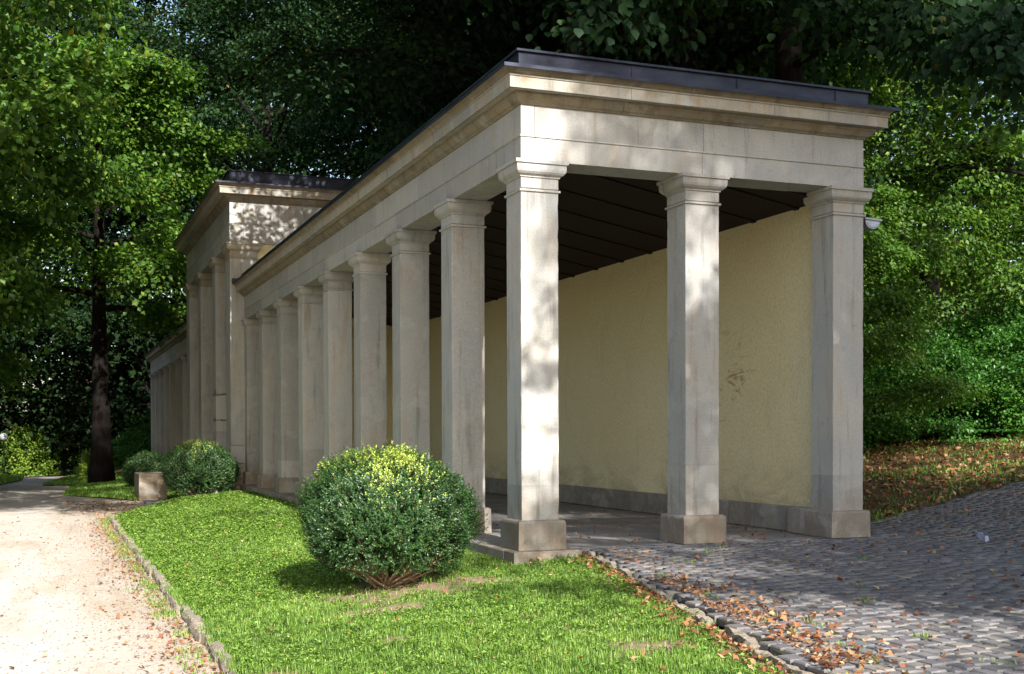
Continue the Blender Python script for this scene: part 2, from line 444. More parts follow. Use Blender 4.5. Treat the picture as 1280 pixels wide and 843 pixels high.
# ------------------------------------------------------------------ cobbled pavement
def cob_left(y): return edge_x(y) + .03 if y < .0 else float(np.interp(y, [0, .001, 1.3, 2.7, 4.0], [4.2, 4.36, 5.3, 9.4, 15.5]))
cob = strip('cobbled_pavement', np.concatenate([np.linspace(-30, -10, 12), np.arange(-9.5, 0, .25), [-.01, .1, .3, .5, .7, 1.0, 1.3, 1.7, 2.0, 2.35, 2.7, 3.05, 3.4, 3.7, 4.0]]),
            lambda y: cob_left(y) if y < 0 or y > 1.29 else float(np.interp(y, [-.01, 1.3], [.8, 5.3])), lambda y: 16.0, cob_z, 80, M['joint'], -.015)
props(cob, 'sandy bed of the cobbled forecourt', None, None, 'structure')
def cob_verts(w, l, h, ins, rs):
    v = []
    j = lambda s: rs.uniform(-s, s)
    a = [(-w/2, -l/2), (w/2, -l/2), (w/2, l/2), (-w/2, l/2)]
    a = [(x+j(.006), y+j(.006)) for x, y in a]
    for x, y in a: v.append((x, y, -.06))
    for x, y in a: v.append((x*1.0, y*1.0, -.009+j(.003)))
    for x, y in a: v.append((x*(1-ins), y*(1-ins), j(.003)))
    return v
CF = [(0,1,5,4),(1,2,6,5),(2,3,7,6),(3,0,4,7),(4,5,9,8),(5,6,10,9),(6,7,11,10),(7,4,8,11),(8,9,10,11)]
rs = random.Random(3)
cells = []
x = -2.2; row = 0
while x < 13.5:
    w = rs.uniform(.115, .142)
    y = -8.5 + rs.uniform(0, .14)
    while y < 3.9:
        l = rs.uniform(.125, .19)
        cy = y + l/2; cx = x + w/2 + .02*math.sin(cy*.9 + 1)
        if cx - w/2 > cob_left(cy) - .06 and not (cy > -.02 and cx < 4.5):
            px, py, dz = view((cx, cy, 0))
            if dz > 0 and -40 < px < 1330 and py < 900: cells.append((dz, cx, cy, w, l))
        y += l
    x += w
cells.sort()
base_me = []
for i in range(8):
    me = bpy.data.meshes.new('cobble'); me.from_pydata(cob_verts(.104, .126, .06, .10, rs), [], CF); me.update(); me.materials.append(M['cobble']); base_me.append(me)
near = [c_ for c_ in cells if view((c_[1], c_[2], 0))[0] < 1285 and view((c_[1], c_[2], 0))[1] < 846][:300]
nset = set(near)
for dz, cx, cy, w, l in near:
    o = bpy.data.objects.new('cobble', rs.choice(base_me)); COL.objects.link(o)
    o.location = (cx, cy, float(cob_z(np.float64(cx), np.float64(cy))) + rs.uniform(-.003, .003))
    o.scale = ((w-.016)/.104, (l-.021)/.126, 1)
    o.rotation_euler = (rs.uniform(-.014, .014), rs.uniform(-.014, .014), rs.uniform(-.04, .04))
    o.parent = cob
vv = []; ff = []
for c_ in cells:
    if c_ in nset: continue
    dz, cx, cy, w, l = c_
    z = float(cob_z(np.float64(cx), np.float64(cy))) + rs.uniform(-.003, .003)
    b = len(vv); sx, sy = rs.uniform(-.014, .014), rs.uniform(-.014, .014)
    for q in cob_verts(w-.016, l-.021, .06, .10, rs): vv.append((q[0]+cx, q[1]+cy, q[2]+z+q[0]*sx+q[1]*sy))
    ff += [tuple(i+b for i in f) for f in CF]
me = npmesh('cobbles', vv, ff); o = link('cobbles', me, M['cobble'], cob); o['kind'] = 'stuff'

# rough stone edgings
def rough_stone(rs, L, W, H, seg=3):
    mb = MB(); vs = []; n = seg
    for i in range(n+1):
        t = i/n*L - L/2; e = .8 if i in (0, n) else 1.0
        for (a_, b_) in ((-.5, -1), (-.5, -.15), (-.36, .0), (.36, .0), (.5, -.15), (.5, -1)):
            vs.append((t + rs.uniform(-.01, .01), a_*W*e + rs.uniform(-.014, .014), b_*H + (rs.uniform(-.02, .014) if b_ > -1 else 0) - (.012 if e < 1 else 0)))
    fs = []
    for i in range(n):
        for k_ in range(5): a_ = i*6+k_; fs.append((a_, a_+1, a_+7, a_+6))
    fs.append((0, 1, 2, 3, 4, 5)[::-1]); fs.append(tuple(n*6+k_ for k_ in range(6)))
    mb.add(vs, fs); return mb.mesh('edging_stone')
kerb = empty('path_edging', (-3.45, 4, -.38)); props(kerb, 'low rough stone edging between gravel path and lawn', 'stone edging')
y = -9.5
ems = []
for i in range(6):
    me = rough_stone(rs, .4, .1, .2); me.materials.append(M['edging']); ems.append(me)
pts_l = []
while y < 16.5:
    L = rs.uniform(.22, .5); yc = y + L/2
    x0, x1 = lawn_l(y) - .04, lawn_l(y+L) - .04
    d_ = math.hypot(x1-x0, L)
    o = bpy.data.objects.new('edging_stone', rs.choice(ems)); COL.objects.link(o)
    o.scale = ((d_-.01)/.4, rs.uniform(.7, 1.15), 1)
    o.rotation_euler = (rs.uniform(-.1, .1), rs.uniform(-.05, .05), math.atan2(L, x1-x0) + rs.uniform(-.06, .06))
    o.location = Vector(((x0+x1)/2 + rs.uniform(-.015, .015), yc, -.325 + rs.uniform(-.02, .012))) - kerb.location
    o.parent = kerb
    y += L
kerb2 = empty('forecourt_edging', (0, -3, -.05)); props(kerb2, 'broken rough stone edging between lawn and cobbles', 'stone edging')
y = -9.0
while y < -.35:
    L = rs.uniform(.3, .62)
    x0, x1 = edge_x(y) - .035, edge_x(y+L) - .035
    me = rough_stone(rs, L-.02, .10, .25, 6); me.materials.append(M['edging'])
    o = bpy.data.objects.new('edging_stone', me); COL.objects.link(o)
    o.rotation_euler = (rs.uniform(-.08, .08), rs.uniform(-.03, .03), math.atan2(L, x1-x0) + rs.uniform(-.05, .05))
    zz = float(cob_z(np.float64(0), np.float64(y)))
    o.location = Vector(((x0+x1)/2 + rs.uniform(-.03, .03), y+L/2, zz + rs.uniform(-.022, .006))) - kerb2.location
    o.parent = kerb2
    y += L + (rs.uniform(.05, .25) if rs.random() < .25 else 0)

# ------------------------------------------------------------------ the colonnade
hall = empty('colonnade_hall', (0, 0, 0))
props(hall, 'long sandstone colonnade with square pillars, taller middle block and yellow rendered rear wall', 'building')
W = .42; SX = 1.9364; SY = 2.2626
ZB, ZN, ZA = .3124, 3.755, 4.0473
X1 = 2*SX + W                       # outer right face of the wing front
YW = 18.45                          # wing meets middle block
YE = 28.06                          # far end of middle block
LEN = 8*SY + W

def capital_prof(zn, za, ae):
    h = za - zn
    return [(.0, zn-.034), (.018, zn-.028), (.018, zn-.006), (-.012, zn-.004), (-.012, zn+.006), (0, zn+.008), (0, zn+.40*h), (.014, zn+.405*h), (.014, zn+.44*h),
            (.20*ae, zn+.45*h), (.52*ae, zn+.51*h), (.74*ae, zn+.58*h), (.82*ae, zn+.66*h), (.84*ae, zn+.85*h), (1.04*ae, zn+.86*h), (1.04*ae, za-.004)]
def chipped(w, d, z0, z1, step=.085, base=.005, chip=.018, o=0.0, seed=0):
    """square shaft whose four arrises are worn and chipped"""
    rr = random.Random(seed); mb = MB(); n = max(2, int((z1-z0)/step)); vs = []; fs = []
    cs = [[base]*4 for _ in range(n+1)]
    for c_ in range(4):
        for i in range(n+1):
            cs[i][c_] = base*rr.uniform(.5, 1.7)
            if rr.random() < .07: cs[i][c_] = rr.uniform(.45, 1.0)*chip
    cor = [(0, 0, 1, 1), (w, 0, -1, 1), (w, d, -1, -1), (0, d, 1, -1)]
    for i in range(n+1):
        z = z0 + (z1-z0)*i/n + (rr.uniform(-.02, .02) if 0 < i < n else 0)
        for k_, (x, y, sx, sy) in enumerate(cor):
            c_ = cs[i][k_]
            pa, pb = (x - o*sx, y + sy*c_ - o*sy, z), (x + sx*c_ - o*sx, y - o*sy, z)
            vs += [pa, pb] if k_ in (0, 2) else [pb, pa]
    for i in range(n):
        for k_ in range(8):
            fs.append((i*8+k_, i*8+(k_+1) % 8, (i+1)*8+(k_+1) % 8, (i+1)*8+k_))
    fs.append(tuple(range(8))[::-1]); fs.append(tuple(n*8+k_ for k_ in range(8)))
    mb.add(vs, fs); return mb
def pillar_meshes(w, d, zb, zn, za, ae, be, joint):
    sd_ = int(joint*100)
    sh = chipped(w, d, joint+.0012, zn-.03, seed=sd_).mesh('pillar')
    lo = chipped(w, d, zb-.002, joint, .06, .004, .02, seed=sd_+1).mesh('lower_stone')
    a = MB(); a.sqloft(0, w, 0, d, capital_prof(zn, za, ae)); ca = a.mesh('capital')
    a = MB(); a.sqloft(0, w, 0, d, [(be+.004, 0.0), (be+.002, zb*.2), (be, zb-.035), (be-.008, zb-.014), (be-.026, zb-.004), (-.01, zb)]); ba = a.mesh('base')
    return sh, lo, ca, ba
def weld(me, rsd, amt=.0):
    return me
variants = [pillar_meshes(W, W, ZB, ZN, ZA, .082, .056, j) for j in (.72, .86, .62, .79, .67, .93)]
for v_ in variants:
    for m_, mt in zip(v_, ('stone', 'stone', 'stone', 'stone_low')): m_.materials.append(M[mt])
def put_pillar(loc, var):
    sh, lo, ca, ba = var
    o = link('pillar', sh, None, hall, loc)
    for nm, me in (('lower_stone', lo), ('capital', ca), ('base', ba)):
        link(nm, me, None, o)
    return o
for i in range(9): put_pillar((0, i*SY, 0), variants[(i*2+1) % 6] if i % 2 else variants[(i+4) % 6])
put_pillar((SX, 0, 0), variants[1]); put_pillar((2*SX, 0, 0), variants[0])
for i in range(9): put_pillar((0, YE + i*SY, 0), variants[i % 3])

ENT = {  # name: (material, profile of (outward, z) listed along the outer face bottom->top, depth inward)
    'architrave': ('stone', [(0, ZA), (0, 4.285), (.013, 4.290), (.013, 4.306)]),
    'frieze_stone': ('stone', [(-.002, 4.309), (-.002, 4.615)]),
    'bed_moulding': ('stone_dirty_shaded', [(.012, 4.618), (.018, 4.628), (.05, 4.645), (.085, 4.69), (.10, 4.700), (.10, 4.724)]),
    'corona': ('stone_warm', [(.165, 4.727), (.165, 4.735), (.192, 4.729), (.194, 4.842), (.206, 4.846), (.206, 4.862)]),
    'cymatium': ('stone_dirty_shaded', [(.196, 4.865), (.205, 4.868), (.225, 4.895), (.262, 4.915), (.266, 4.922)]),
}
def run(name, prof, depth, s0, s1, m0, m1, frame, mat, parent, gap=.004):
    """extrude profile; frame(outward, along, z)->xyz; m0/m1: mitre factor (along shift per outward)"""
    pts = list(prof) + [(-depth, prof[-1][1]), (-depth, prof[0][1])]
    n = len(pts); vs = []
    g0 = gap if m0 == 0 else 0; g1 = gap if m1 == 0 else 0
    for o_, z in pts: vs.append(frame(o_, s0 + g0 + m0*o_, z))
    for o_, z in pts: vs.append(frame(o_, s1 - g1 + m1*o_, z))
    fs = [(i, (i+1) % n, (i+1) % n + n, i+n) for i in range(n)] + [tuple(range(n))[::-1], tuple(range(n, 2*n))]
    mb = MB(); mb.add(vs, fs); me = mb.mesh(name)
    bm = bmesh.new(); bm.from_mesh(me); bmesh.ops.recalc_face_normals(bm, faces=bm.faces); bm.to_mesh(me); bm.free()
    return link(name, me, M[mat], parent)
def entab(prof_set, joints, frame, mit0, mit1, parent, depth=.42, stagger=True):
    for ki, (nm, (mat, prof)) in enumerate(prof_set.items()):
        js = list(joints[nm]) if isinstance(joints, dict) else list(joints)
        for i in range(len(js)-1):
            m0 = mit0 if i == 0 else 0; m1 = mit1 if i == len(js)-2 else 0
            run(nm, prof, depth, js[i], js[i+1], m0, m1, frame, mat, parent, .0025 if nm != 'corona' else .002)
def jl(start, end, step, off=0.0):
    r_ = [start]; y_ = start + off if off else start + step
    while y_ < end - step*.35: r_.append(y_); y_ += step
    r_.append(end); return r_
# left side of near wing (outward = -x, along = +y) : corner mitre => along start shifts by -outward
for (ya, yb, mit) in ((0, YW-.004, -1), (YE+.004, YE + LEN, 0)):
    J = {'architrave': jl(ya, yb, SY, .21), 'frieze_stone': jl(ya, yb, SY, SY*.62), 'bed_moulding': jl(ya, yb, 1.9, 1.2), 'corona': jl(ya, yb, 1.9, .9), 'cymatium': jl(ya, yb, 2.5, 1.6)}
    if mit == 0: J['architrave'] = [ya] + [ya + .21 + SY*i for i in range(8)] + [yb]
    else: J['architrave'] = [0] + [.21 + SY*i for i in range(1, 9)] + [yb]
    entab(ENT, J, lambda o_, s_, z: (-o_, s_, z), mit, (0 if mit else 1), hall)
# right side
for (ya, yb, mit) in ((0, YW-.004, -1), (YE+.004, YE+LEN, 0)):
    entab(ENT, jl(ya, yb, 3.0), lambda o_, s_, z: (X1+o_, s_, z), mit, (0 if mit else 1), hall)
# front (outward = -y, along = +x)
JF = {'architrave': [0, .155, SX + .21, X1], 'frieze_stone': [0, .155, SX + .02 + .21, X1], 'bed_moulding': [0, 1.15, 2.9, X1], 'corona': [0, 1.18, 2.95, X1], 'cymatium': [0, 1.9, X1]}
entab(ENT, JF, lambda o_, s_, z: (s_, -o_, z), -1, 1, hall)
entab(ENT, [0, X1], lambda o_, s_, z: (s_, YE+LEN+o_, z), -1, 1, hall)

# roof metal of the wings
def roof(x0, x1, y0, y1, zd, de, zr, re, fr=True, bk=False, parent=hall, ly0=None):
    """drip flashing + raised parapet clad in zinc"""
    f0 = 1 if fr else 0; b0 = 1 if bk else 0
    a = MB()
    a.sqloft(x0, x1, y0, y1, [(0, zd)])if False else None
    X0, X1_, Y0, Y1 = x0-de, x1+de, y0-(de if fr else 0), y1+(de if bk else 0)
    a.box(X0, X1_, Y0, Y1, zd-.002, zd+.012)
    a.box(X0-.004, X0+.006, Y0-.004, Y1, zd-.022, zd+.014)
    a.box(X1_-.006, X1_+.004, Y0-.004, Y1, zd-.022, zd+.014)
    if fr: a.box(X0+.007, X1_-.007, Y0-.004, Y0+.006, zd-.022, zd+.0135)
    a.build('roof_flashing', M['zinc'], parent)
    a = MB(); ux0, ux1, uy0, uy1 = x0-re, x1+re, y0-(re if fr else -.0), y1+(re if bk else 0)
    a.box(ux0, ux1, uy0, uy1, zd+.014, zr-.03)
    # folded seams
    n = max(1, int((ux1-ux0)/1.3))
    for i in range(1, n+1):
        xx = ux0 + (ux1-ux0)*i/(n+.35)
        a.box(xx-.006, xx+.006, uy0-.012, uy0+.02, zd+.02, zr-.034)
    n = int((uy1-uy0)/1.6)
    for i in range(1, n):
        yy = uy0 + (uy1-uy0)*i/n
        a.box(ux0-.012, ux0+.02, yy-.006, yy+.006, zd+.02, zr-.034)
    a.build('roof_upstand', M['zinc'], parent)
    a = MB(); a.box(ux0-.03, ux1+.03, uy0-.03, uy1+(.03 if bk else 0), zr-.028, zr, .004)
    a.build('roof_capping', M['zinc'], parent)
roof(0, X1, 0, YW-.003, 4.927, .285, 5.173, .035)
roof(0, X1, YE+.003, YE+LEN, 4.927, .285, 5.173, .035, fr=False, bk=True)
# bent metal end piece where wing cornice meets middle block
a = MB(); a.box(-.30, -.05, YW-.06, YW-.006, 4.945, 5.06, .004); a.build('end_flashing', M['zinc'], hall)

# rear wall, skirting stones, floor slabs, plinth, ceiling
def wing_body(y0, y1, front):
    ys = y0 + (.41 if front else 0)
    a = MB(); a.box(4.0, 4.27, ys, y1, .0, 4.045); a.build('rear_wall', M['render'], hall)
    y = ys if not front else .415
    first = True
    while y < y1-.05:
        L = min(rs.uniform(1.0, 1.7), y1-y) if not (first and front) else .44
        x_ = 3.955 if not (first and front) else 3.835
        a = MB(); a.box(x_, 3.999, y+.004, y+L-.004, .0, .31 if not (first and front) else .312, .006)
        a.build('skirting_stone', M['stone_low'], hall); y += L; first = False
    # plinth course under the left pillars
    y = y0 - (.17 if front else 0); first = True
    while y < y1-.05:
        L = min(.30 if (first and front) else rs.uniform(.45, .95), y1-y)
        a = MB(); xo = -.155 + rs.uniform(-.006, .006)
        xi = .46 if not (first and front) else .60
        a.box(xo, xi, y+.003, y+L-.003, -.34, -.002 + rs.uniform(-.003, 0), .008)
        a.build('plinth_stone', M['stone_low'], hall); y += L; first = False
    # floor slabs
    y = y0 + (.12 if front else 0)
    j = 0
    while y < y1-.05:
        L = min(1.35, y1-y); xs = [.462, 1.75, 2.9, 3.95] if j % 2 else [.462, 1.2, 2.4, 3.95]
        for a0, a1 in zip(xs[:-1], xs[1:]):
            a = MB(); a.box(a0+.005, a1-.005, y+.005, y+L-.005, -.12, -.004 + rs.uniform(-.004, .001), .006); a.build('floor_slab', M['floor'], hall)
        y += L; j += 1
    # ceiling: boards and rafters sloping towards the rear wall
    def zc(x_): return 4.62 - (x_-.42)*(.66/3.58)
    a = MB()
    nb = 14
    a.add([(.40, y0+.40*front, zc(.40)+.0), (4.02, y0+.40*front, zc(4.02)+.0), (4.02, y1, zc(4.02)+.0), (.40, y1, zc(.40)+.0),
           (.40, y0+.40*front, zc(.40)+.06), (4.02, y0+.40*front, zc(4.02)+.06), (4.02, y1, zc(4.02)+.06), (.40, y1, zc(.40)+.06)],
          [(0,3,2,1),(4,5,6,7),(0,1,5,4),(1,2,6,5),(2,3,7,6),(3,0,4,7)])
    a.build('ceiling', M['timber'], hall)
    y = y0 + .9
    while y < y1:
        a = MB()
        xa, xb = .42, 4.0
        a.add([(xa, y-.05, zc(xa)-.018), (xb, y-.05, zc(xb)-.018), (xb, y+.05, zc(xb)-.018), (xa, y+.05, zc(xa)-.018),
               (xa, y-.05, zc(xa)-.002), (xb, y-.05, zc(xb)-.002), (xb, y+.05, zc(xb)-.002), (xa, y+.05, zc(xa)-.002)],
              [(0,3,2,1),(4,5,6,7),(0,1,5,4),(1,2,6,5),(2,3,7,6),(3,0,4,7)])
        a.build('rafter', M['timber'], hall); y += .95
wing_body(0, YW-.01, True)
wing_body(YE+.01, YE+LEN, False)
# threshold stones along the front between pillars
for xa, xb in ((.62, 1.86), (1.87, 2.45), (2.46, 3.2), (3.21, 4.32)):
    a = MB(); a.box(xa+.004, xb-.004, -.10, .118, -.15, -.004 + rs.uniform(-.003, .001), .008); a.build('threshold_stone', M['floor'], hall)

# ---- middle block
PX = .3401; WC = .60
CB, CN, CA = .146, 5.5846, 5.9475
DZ = 0
def cpillar(x0, y0, w, d, joints, rough=False):
    a = chipped(w, d, joints[-1]+.003, CN-.03, .1, .007, .03, seed=int(y0*10)); o = a.build('pillar', M['stone'], hall, loc=(x0, y0, 0))
    js = [.505] + list(joints)
    for i, (z0, z1) in enumerate(zip(js[:-1], js[1:])):
        a = MB(); a.box(.001*(i % 2), w-.001*(i % 2), .001*(i % 2), d-.001*(i % 2), z0+.004, z1, .007); a.build('shaft_stone', M['stone'], o)
    a = MB(); a.box(-.012, w+.012, -.012, d+.012, .288, .50, .006); a.sqloft(0, w, 0, d, [(.03, .15), (.03, .284)]); a.build('base', M['stone_warm'], o)
    a = MB(); a.sqloft(0, w, 0, d, [(.07, -.03), (.07, .12), (.045, .146)]); a.build('footing', M['stone_low'], o)
    a = MB(); a.sqloft(0, w, 0, d, capital_prof(CN, CA, .10)); a.build('capital', M['stone_warm'], o)
    return o
cpillar(-PX, YW, .67, .765, [.95, 3.95])
c1 = cpillar(-PX, 21.17, .60, WC, [1.3, 1.62, 2.3])
a = MB()
rm = random.Random(4)
for zz, hh in ((1.62, .10), (2.3, .16)):
    for fx in (0, 1):
        pts_ = [(i/12, rm.uniform(.012, .05), rm.uniform(.012, hh)) for i in range(13)]
        vs = []
        for u_, lo_, hi_ in pts_:
            for q_ in (zz-lo_, zz+hi_*(1 if (u_ > .5) == (fx == 0) else .3)):
                vs.append((u_*.60, -.004, q_) if fx == 0 else (-.004, u_*.60, q_))
        a.add(vs, [(2*i, 2*i+2, 2*i+3, 2*i+1) for i in range(12)])
a.build('moss_seam', M['moss'], c1)
cpillar(-PX, 24.39, .60, WC, [1.0, 4.4])
cpillar(-PX, YE-.765+.15-.15, .67, .765, [.95, 4.6])
CE = {
    'architrave': ('stone', [(0, CA), (0, 6.178), (.008, 6.184), (.008, 6.40), (.02, 6.405), (.02, 6.415)]),
    'frieze_stone': ('stone', [(-.002, 6.42), (-.002, 6.94)]),
    'bed_moulding': ('stone_dirty_shaded', [(.012, 6.945), (.02, 6.96), (.07, 6.99), (.12, 7.05), (.13, 7.062), (.13, 7.095)]),
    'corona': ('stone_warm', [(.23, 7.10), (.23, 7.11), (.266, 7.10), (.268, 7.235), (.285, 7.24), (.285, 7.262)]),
    'cymatium': ('stone_dirty_shaded', [(.272, 7.266), (.285, 7.27), (.31, 7.31), (.362, 7.338), (.368, 7.352)]),
}
CX1 = 4.6
ln = {'architrave': [YW, 21.5, 24.7, YE], 'frieze_stone': [YW, 20.6, 23.2, 25.8, YE], 'bed_moulding': [YW, 20, 22, 24, 26, YE], 'corona': [YW, 20.3, 22.2, 24.1, 26, YE], 'cymatium': [YW, 21, 24, YE]}
entab(CE, ln, lambda o_, s_, z: (-PX-o_, s_, z), -1, 1, hall, depth=.6)
lf = {'architrave': [-PX, 0.0, 1.35, 3.0, CX1], 'frieze_stone': [-PX, 0.0, .86, 2.1, 3.4, CX1], 'bed_moulding': [-PX, .9, 2.4, CX1], 'corona': [-PX, .9, 2.4, CX1], 'cymatium': [-PX, 1.6, CX1]}
entab(CE, lf, lambda o_, s_, z: (s_, YW-o_, z), -1, 1, hall, depth=.6)
entab(CE, lf, lambda o_, s_, z: (s_, YE+o_, z), -1, 1, hall, depth=.6)
entab(CE, [YW, 22, 25, YE], lambda o_, s_, z: (CX1+o_, s_, z), -1, 1, hall, depth=.6)
roof(-PX, CX1, YW, YE, 7.355, .38, 7.72, .0, True, True)
a = MB(); a.box(.335, CX1-.02, YW+.06, YW+.3, 0.0, CA-.002); a.build('end_wall', M['render'], hall)
a = MB(); a.box(.335, CX1-.02, YE-.3, YE-.06, 0.0, CA-.002); a.build('end_wall', M['render'], hall)
a = MB(); a.box(4.2, 4.5, YW+.301, YE-.301, 0.0, CA-.002); a.build('rear_wall', M['render'], hall)
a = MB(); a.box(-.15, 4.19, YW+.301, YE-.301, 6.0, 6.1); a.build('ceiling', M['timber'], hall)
# steps / plinth of middle block
a = MB(); a.box(-.50, 4.4, YW-.14, YE+.14, -.34, -.035, .01); a.build('plinth_stone', M['stone_low'], hall)
for i in range(2):
    a = MB(); a.box(-.85-.35*i, -.51-.35*i, 19.6, 26.9, -.45, -.13-.11*i, .01); a.build('step', M['stone_low'], hall)

# stone cheek block and slab in front of middle block
a = MB(); a.box(-.33, .33, -.8, .8, 0, .70, .012)
o = a.build('stone_block', M['stone_dirty_shaded'], loc=(-2.15, 19.75, -.43)); props(o, 'low rectangular stone block toned as if shaded between the two farther round bushes', 'stone block')  # dark stone colour stands in for the shade on this block
o = None
a = MB(); a.box(-.62, .55, -.6, .55, 0, .10, .012)
props(a.build('stone_slab', M['floor'], loc=(-1.8, 18.1, -.44)), 'flat grey stone slab on the ground in front of the stone block', 'stone slab')

# ------------------------------------------------------------------ floodlight on the corner
fl = empty('floodlight', (4.49, .12, 3.70)); fl.rotation_euler = (0, R(7), R(-18))
props(fl, 'small grey half-round floodlight beside the capital of the right-hand pillar', 'floodlight')
a = MB(); n = 14; vs = []; hw = .088
for yy in (-.07, .07):
    for i in range(n+1):
        t = math.pi + math.pi*i/n; vs.append((hw*math.cos(t), yy, .085*math.sin(t)*1.1))
fs = [tuple(range(n+1))[::1], tuple(range(n+1, 2*n+2))[::-1]] + [(i+1, i, i+n+1, i+n+2) for i in range(n)] + [(0, n, 2*n+1, n+1)]
a.add(vs, fs); a.build('housing', M['lamp_grey'], fl)
a = MB(); a.box(-.098, .108, -.082, .08, .004, .03, .004); a.build('lid', M['lamp_grey'], fl)
a = MB(); vs = []
for yy in (-.078, -.071):
    for i in range(n+1):
        t = math.pi + math.pi*i/n; vs.append((hw*.78*math.cos(t), yy, -.008+.068*math.sin(t)))
a.add(vs, fs); a.build('glass', M['lamp_glass'], fl)
a = MB(); a.box(-.19, -.092, -.03, .05, -.09, .04, .004); a.build('bracket', M['lamp_dark'], fl)

# path lamp far left
d0 = 60.
lp = empty('path_lamp', (-6.56, 54.65, -.70)); props(lp, 'slim park lamp with white globe beside the path', 'lamp')
a = MB(); a.lathe([(.09, 0), (.09, .06), (.05, .08), (.045, 1.62), (.06, 1.63), (.06, 1.68), (.0, 1.68)], 12); a.build('post', M['green_post'], lp, True)
a = MB(); a.lathe([(.19*math.sin(math.pi*i/12)+.0001, 1.86-.19*math.cos(math.pi*i/12)) for i in range(13)], 20); a.build('globe', M['globe'], lp, True)

# ------------------------------------------------------------------ leaves
rng = np.random.default_rng(11)
def unit(v): return v/np.maximum(np.linalg.norm(v, axis=-1, keepdims=True), 1e-9)
def leaf_mesh(name, Cn, A, Nn, L, Wd, tone, fold=.12, bend=.12):
    A = unit(A); Nn = unit(Nn - A*np.sum(Nn*A, -1, keepdims=True)); Sd = np.cross(A, Nn)
    L = np.broadcast_to(L, (len(Cn),))[:, None]; Wd = np.broadcast_to(Wd, (len(Cn),))[:, None]
    b = Cn - A*L*.5 - Nn*L*bend; t = Cn + A*L*.5 - Nn*L*bend
    l = Cn + Sd*Wd*.5 + Nn*Wd*fold - A*L*.06; r = Cn - Sd*Wd*.5 + Nn*Wd*fold - A*L*.06
    V = np.stack([b, r, t, l], 1).reshape(-1, 3)
    i = np.arange(len(Cn))*4
    F = np.stack([np.stack([i, i+1, i+2], -1), np.stack([i, i+2, i+3], -1)], 1).reshape(-1, 3)
    return npmesh(name, V, F, {'tone': np.repeat(tone, 4)})
def ragged_mesh(name, Cn, A, Nn, L, Wd, tone, curl=.3):
    n = len(Cn); A = unit(A); Nn = unit(Nn - A*np.sum(Nn*A, -1, keepdims=True)); Sd = np.cross(A, Nn)
    ang = np.linspace(0, 2*np.pi, 9)[:-1]; rr_ = np.array([.62, .34, .50, .30, .50, .30, .50, .34])
    rr_ = rr_[None]*rng.uniform(.7, 1.25, (n, 8)); cu = rng.uniform(-curl, curl*1.6, (n, 1))
    L = L[:, None]; Wd = Wd[:, None]
    a_ = np.cos(ang)[None]*rr_*L; b_ = np.sin(ang)[None]*rr_*np.maximum(Wd, L*.55)
    up_ = cu*(b_**2)/L*2.2 + rng.uniform(-.05, .09, (n, 8))*L
    V = Cn[:, None] + A[:, None]*a_[..., None] + Sd[:, None]*b_[..., None] + Nn[:, None]*up_[..., None]
    V = np.concatenate([Cn[:, None], V], 1).reshape(-1, 3)
    k_ = np.arange(8); tri = np.stack([k_*0, k_+1, (k_+1) % 8+1], -1)
    F = (tri[None] + (np.arange(n)*9)[:, None, None]).reshape(-1, 3)
    return npmesh(name, V, F, {'tone': np.repeat(tone, 9)})
def hex_mesh(name, Cn, A, Nn, L, Wd, tone):
    n = len(Cn); A = unit(A); Nn = unit(Nn - A*np.sum(Nn*A, -1, keepdims=True)); Sd = np.cross(A, Nn); L = L[:, None]; Wd = Wd[:, None]
    pr = [(-.5, 0, -.10), (-.22, -.42, .06), (.16, -.5, .07), (.5, 0, -.16), (.16, .5, .07), (-.22, .42, .06), (-.05, 0, 0)]
    V = np.stack([Cn + A*L*a_ + Sd*Wd*b_ + Nn*L*c_ for a_, b_, c_ in pr], 1).reshape(-1, 3)
    tri = np.array([[6, 0, 1], [6, 1, 2], [6, 2, 3], [6, 3, 4], [6, 4, 5], [6, 5, 0]])
    return npmesh(name, V, (tri[None] + (np.arange(n)*7)[:, None, None]).reshape(-1, 3), {'tone': np.repeat(tone, 7)})
def cat(lst): return np.concatenate(lst)

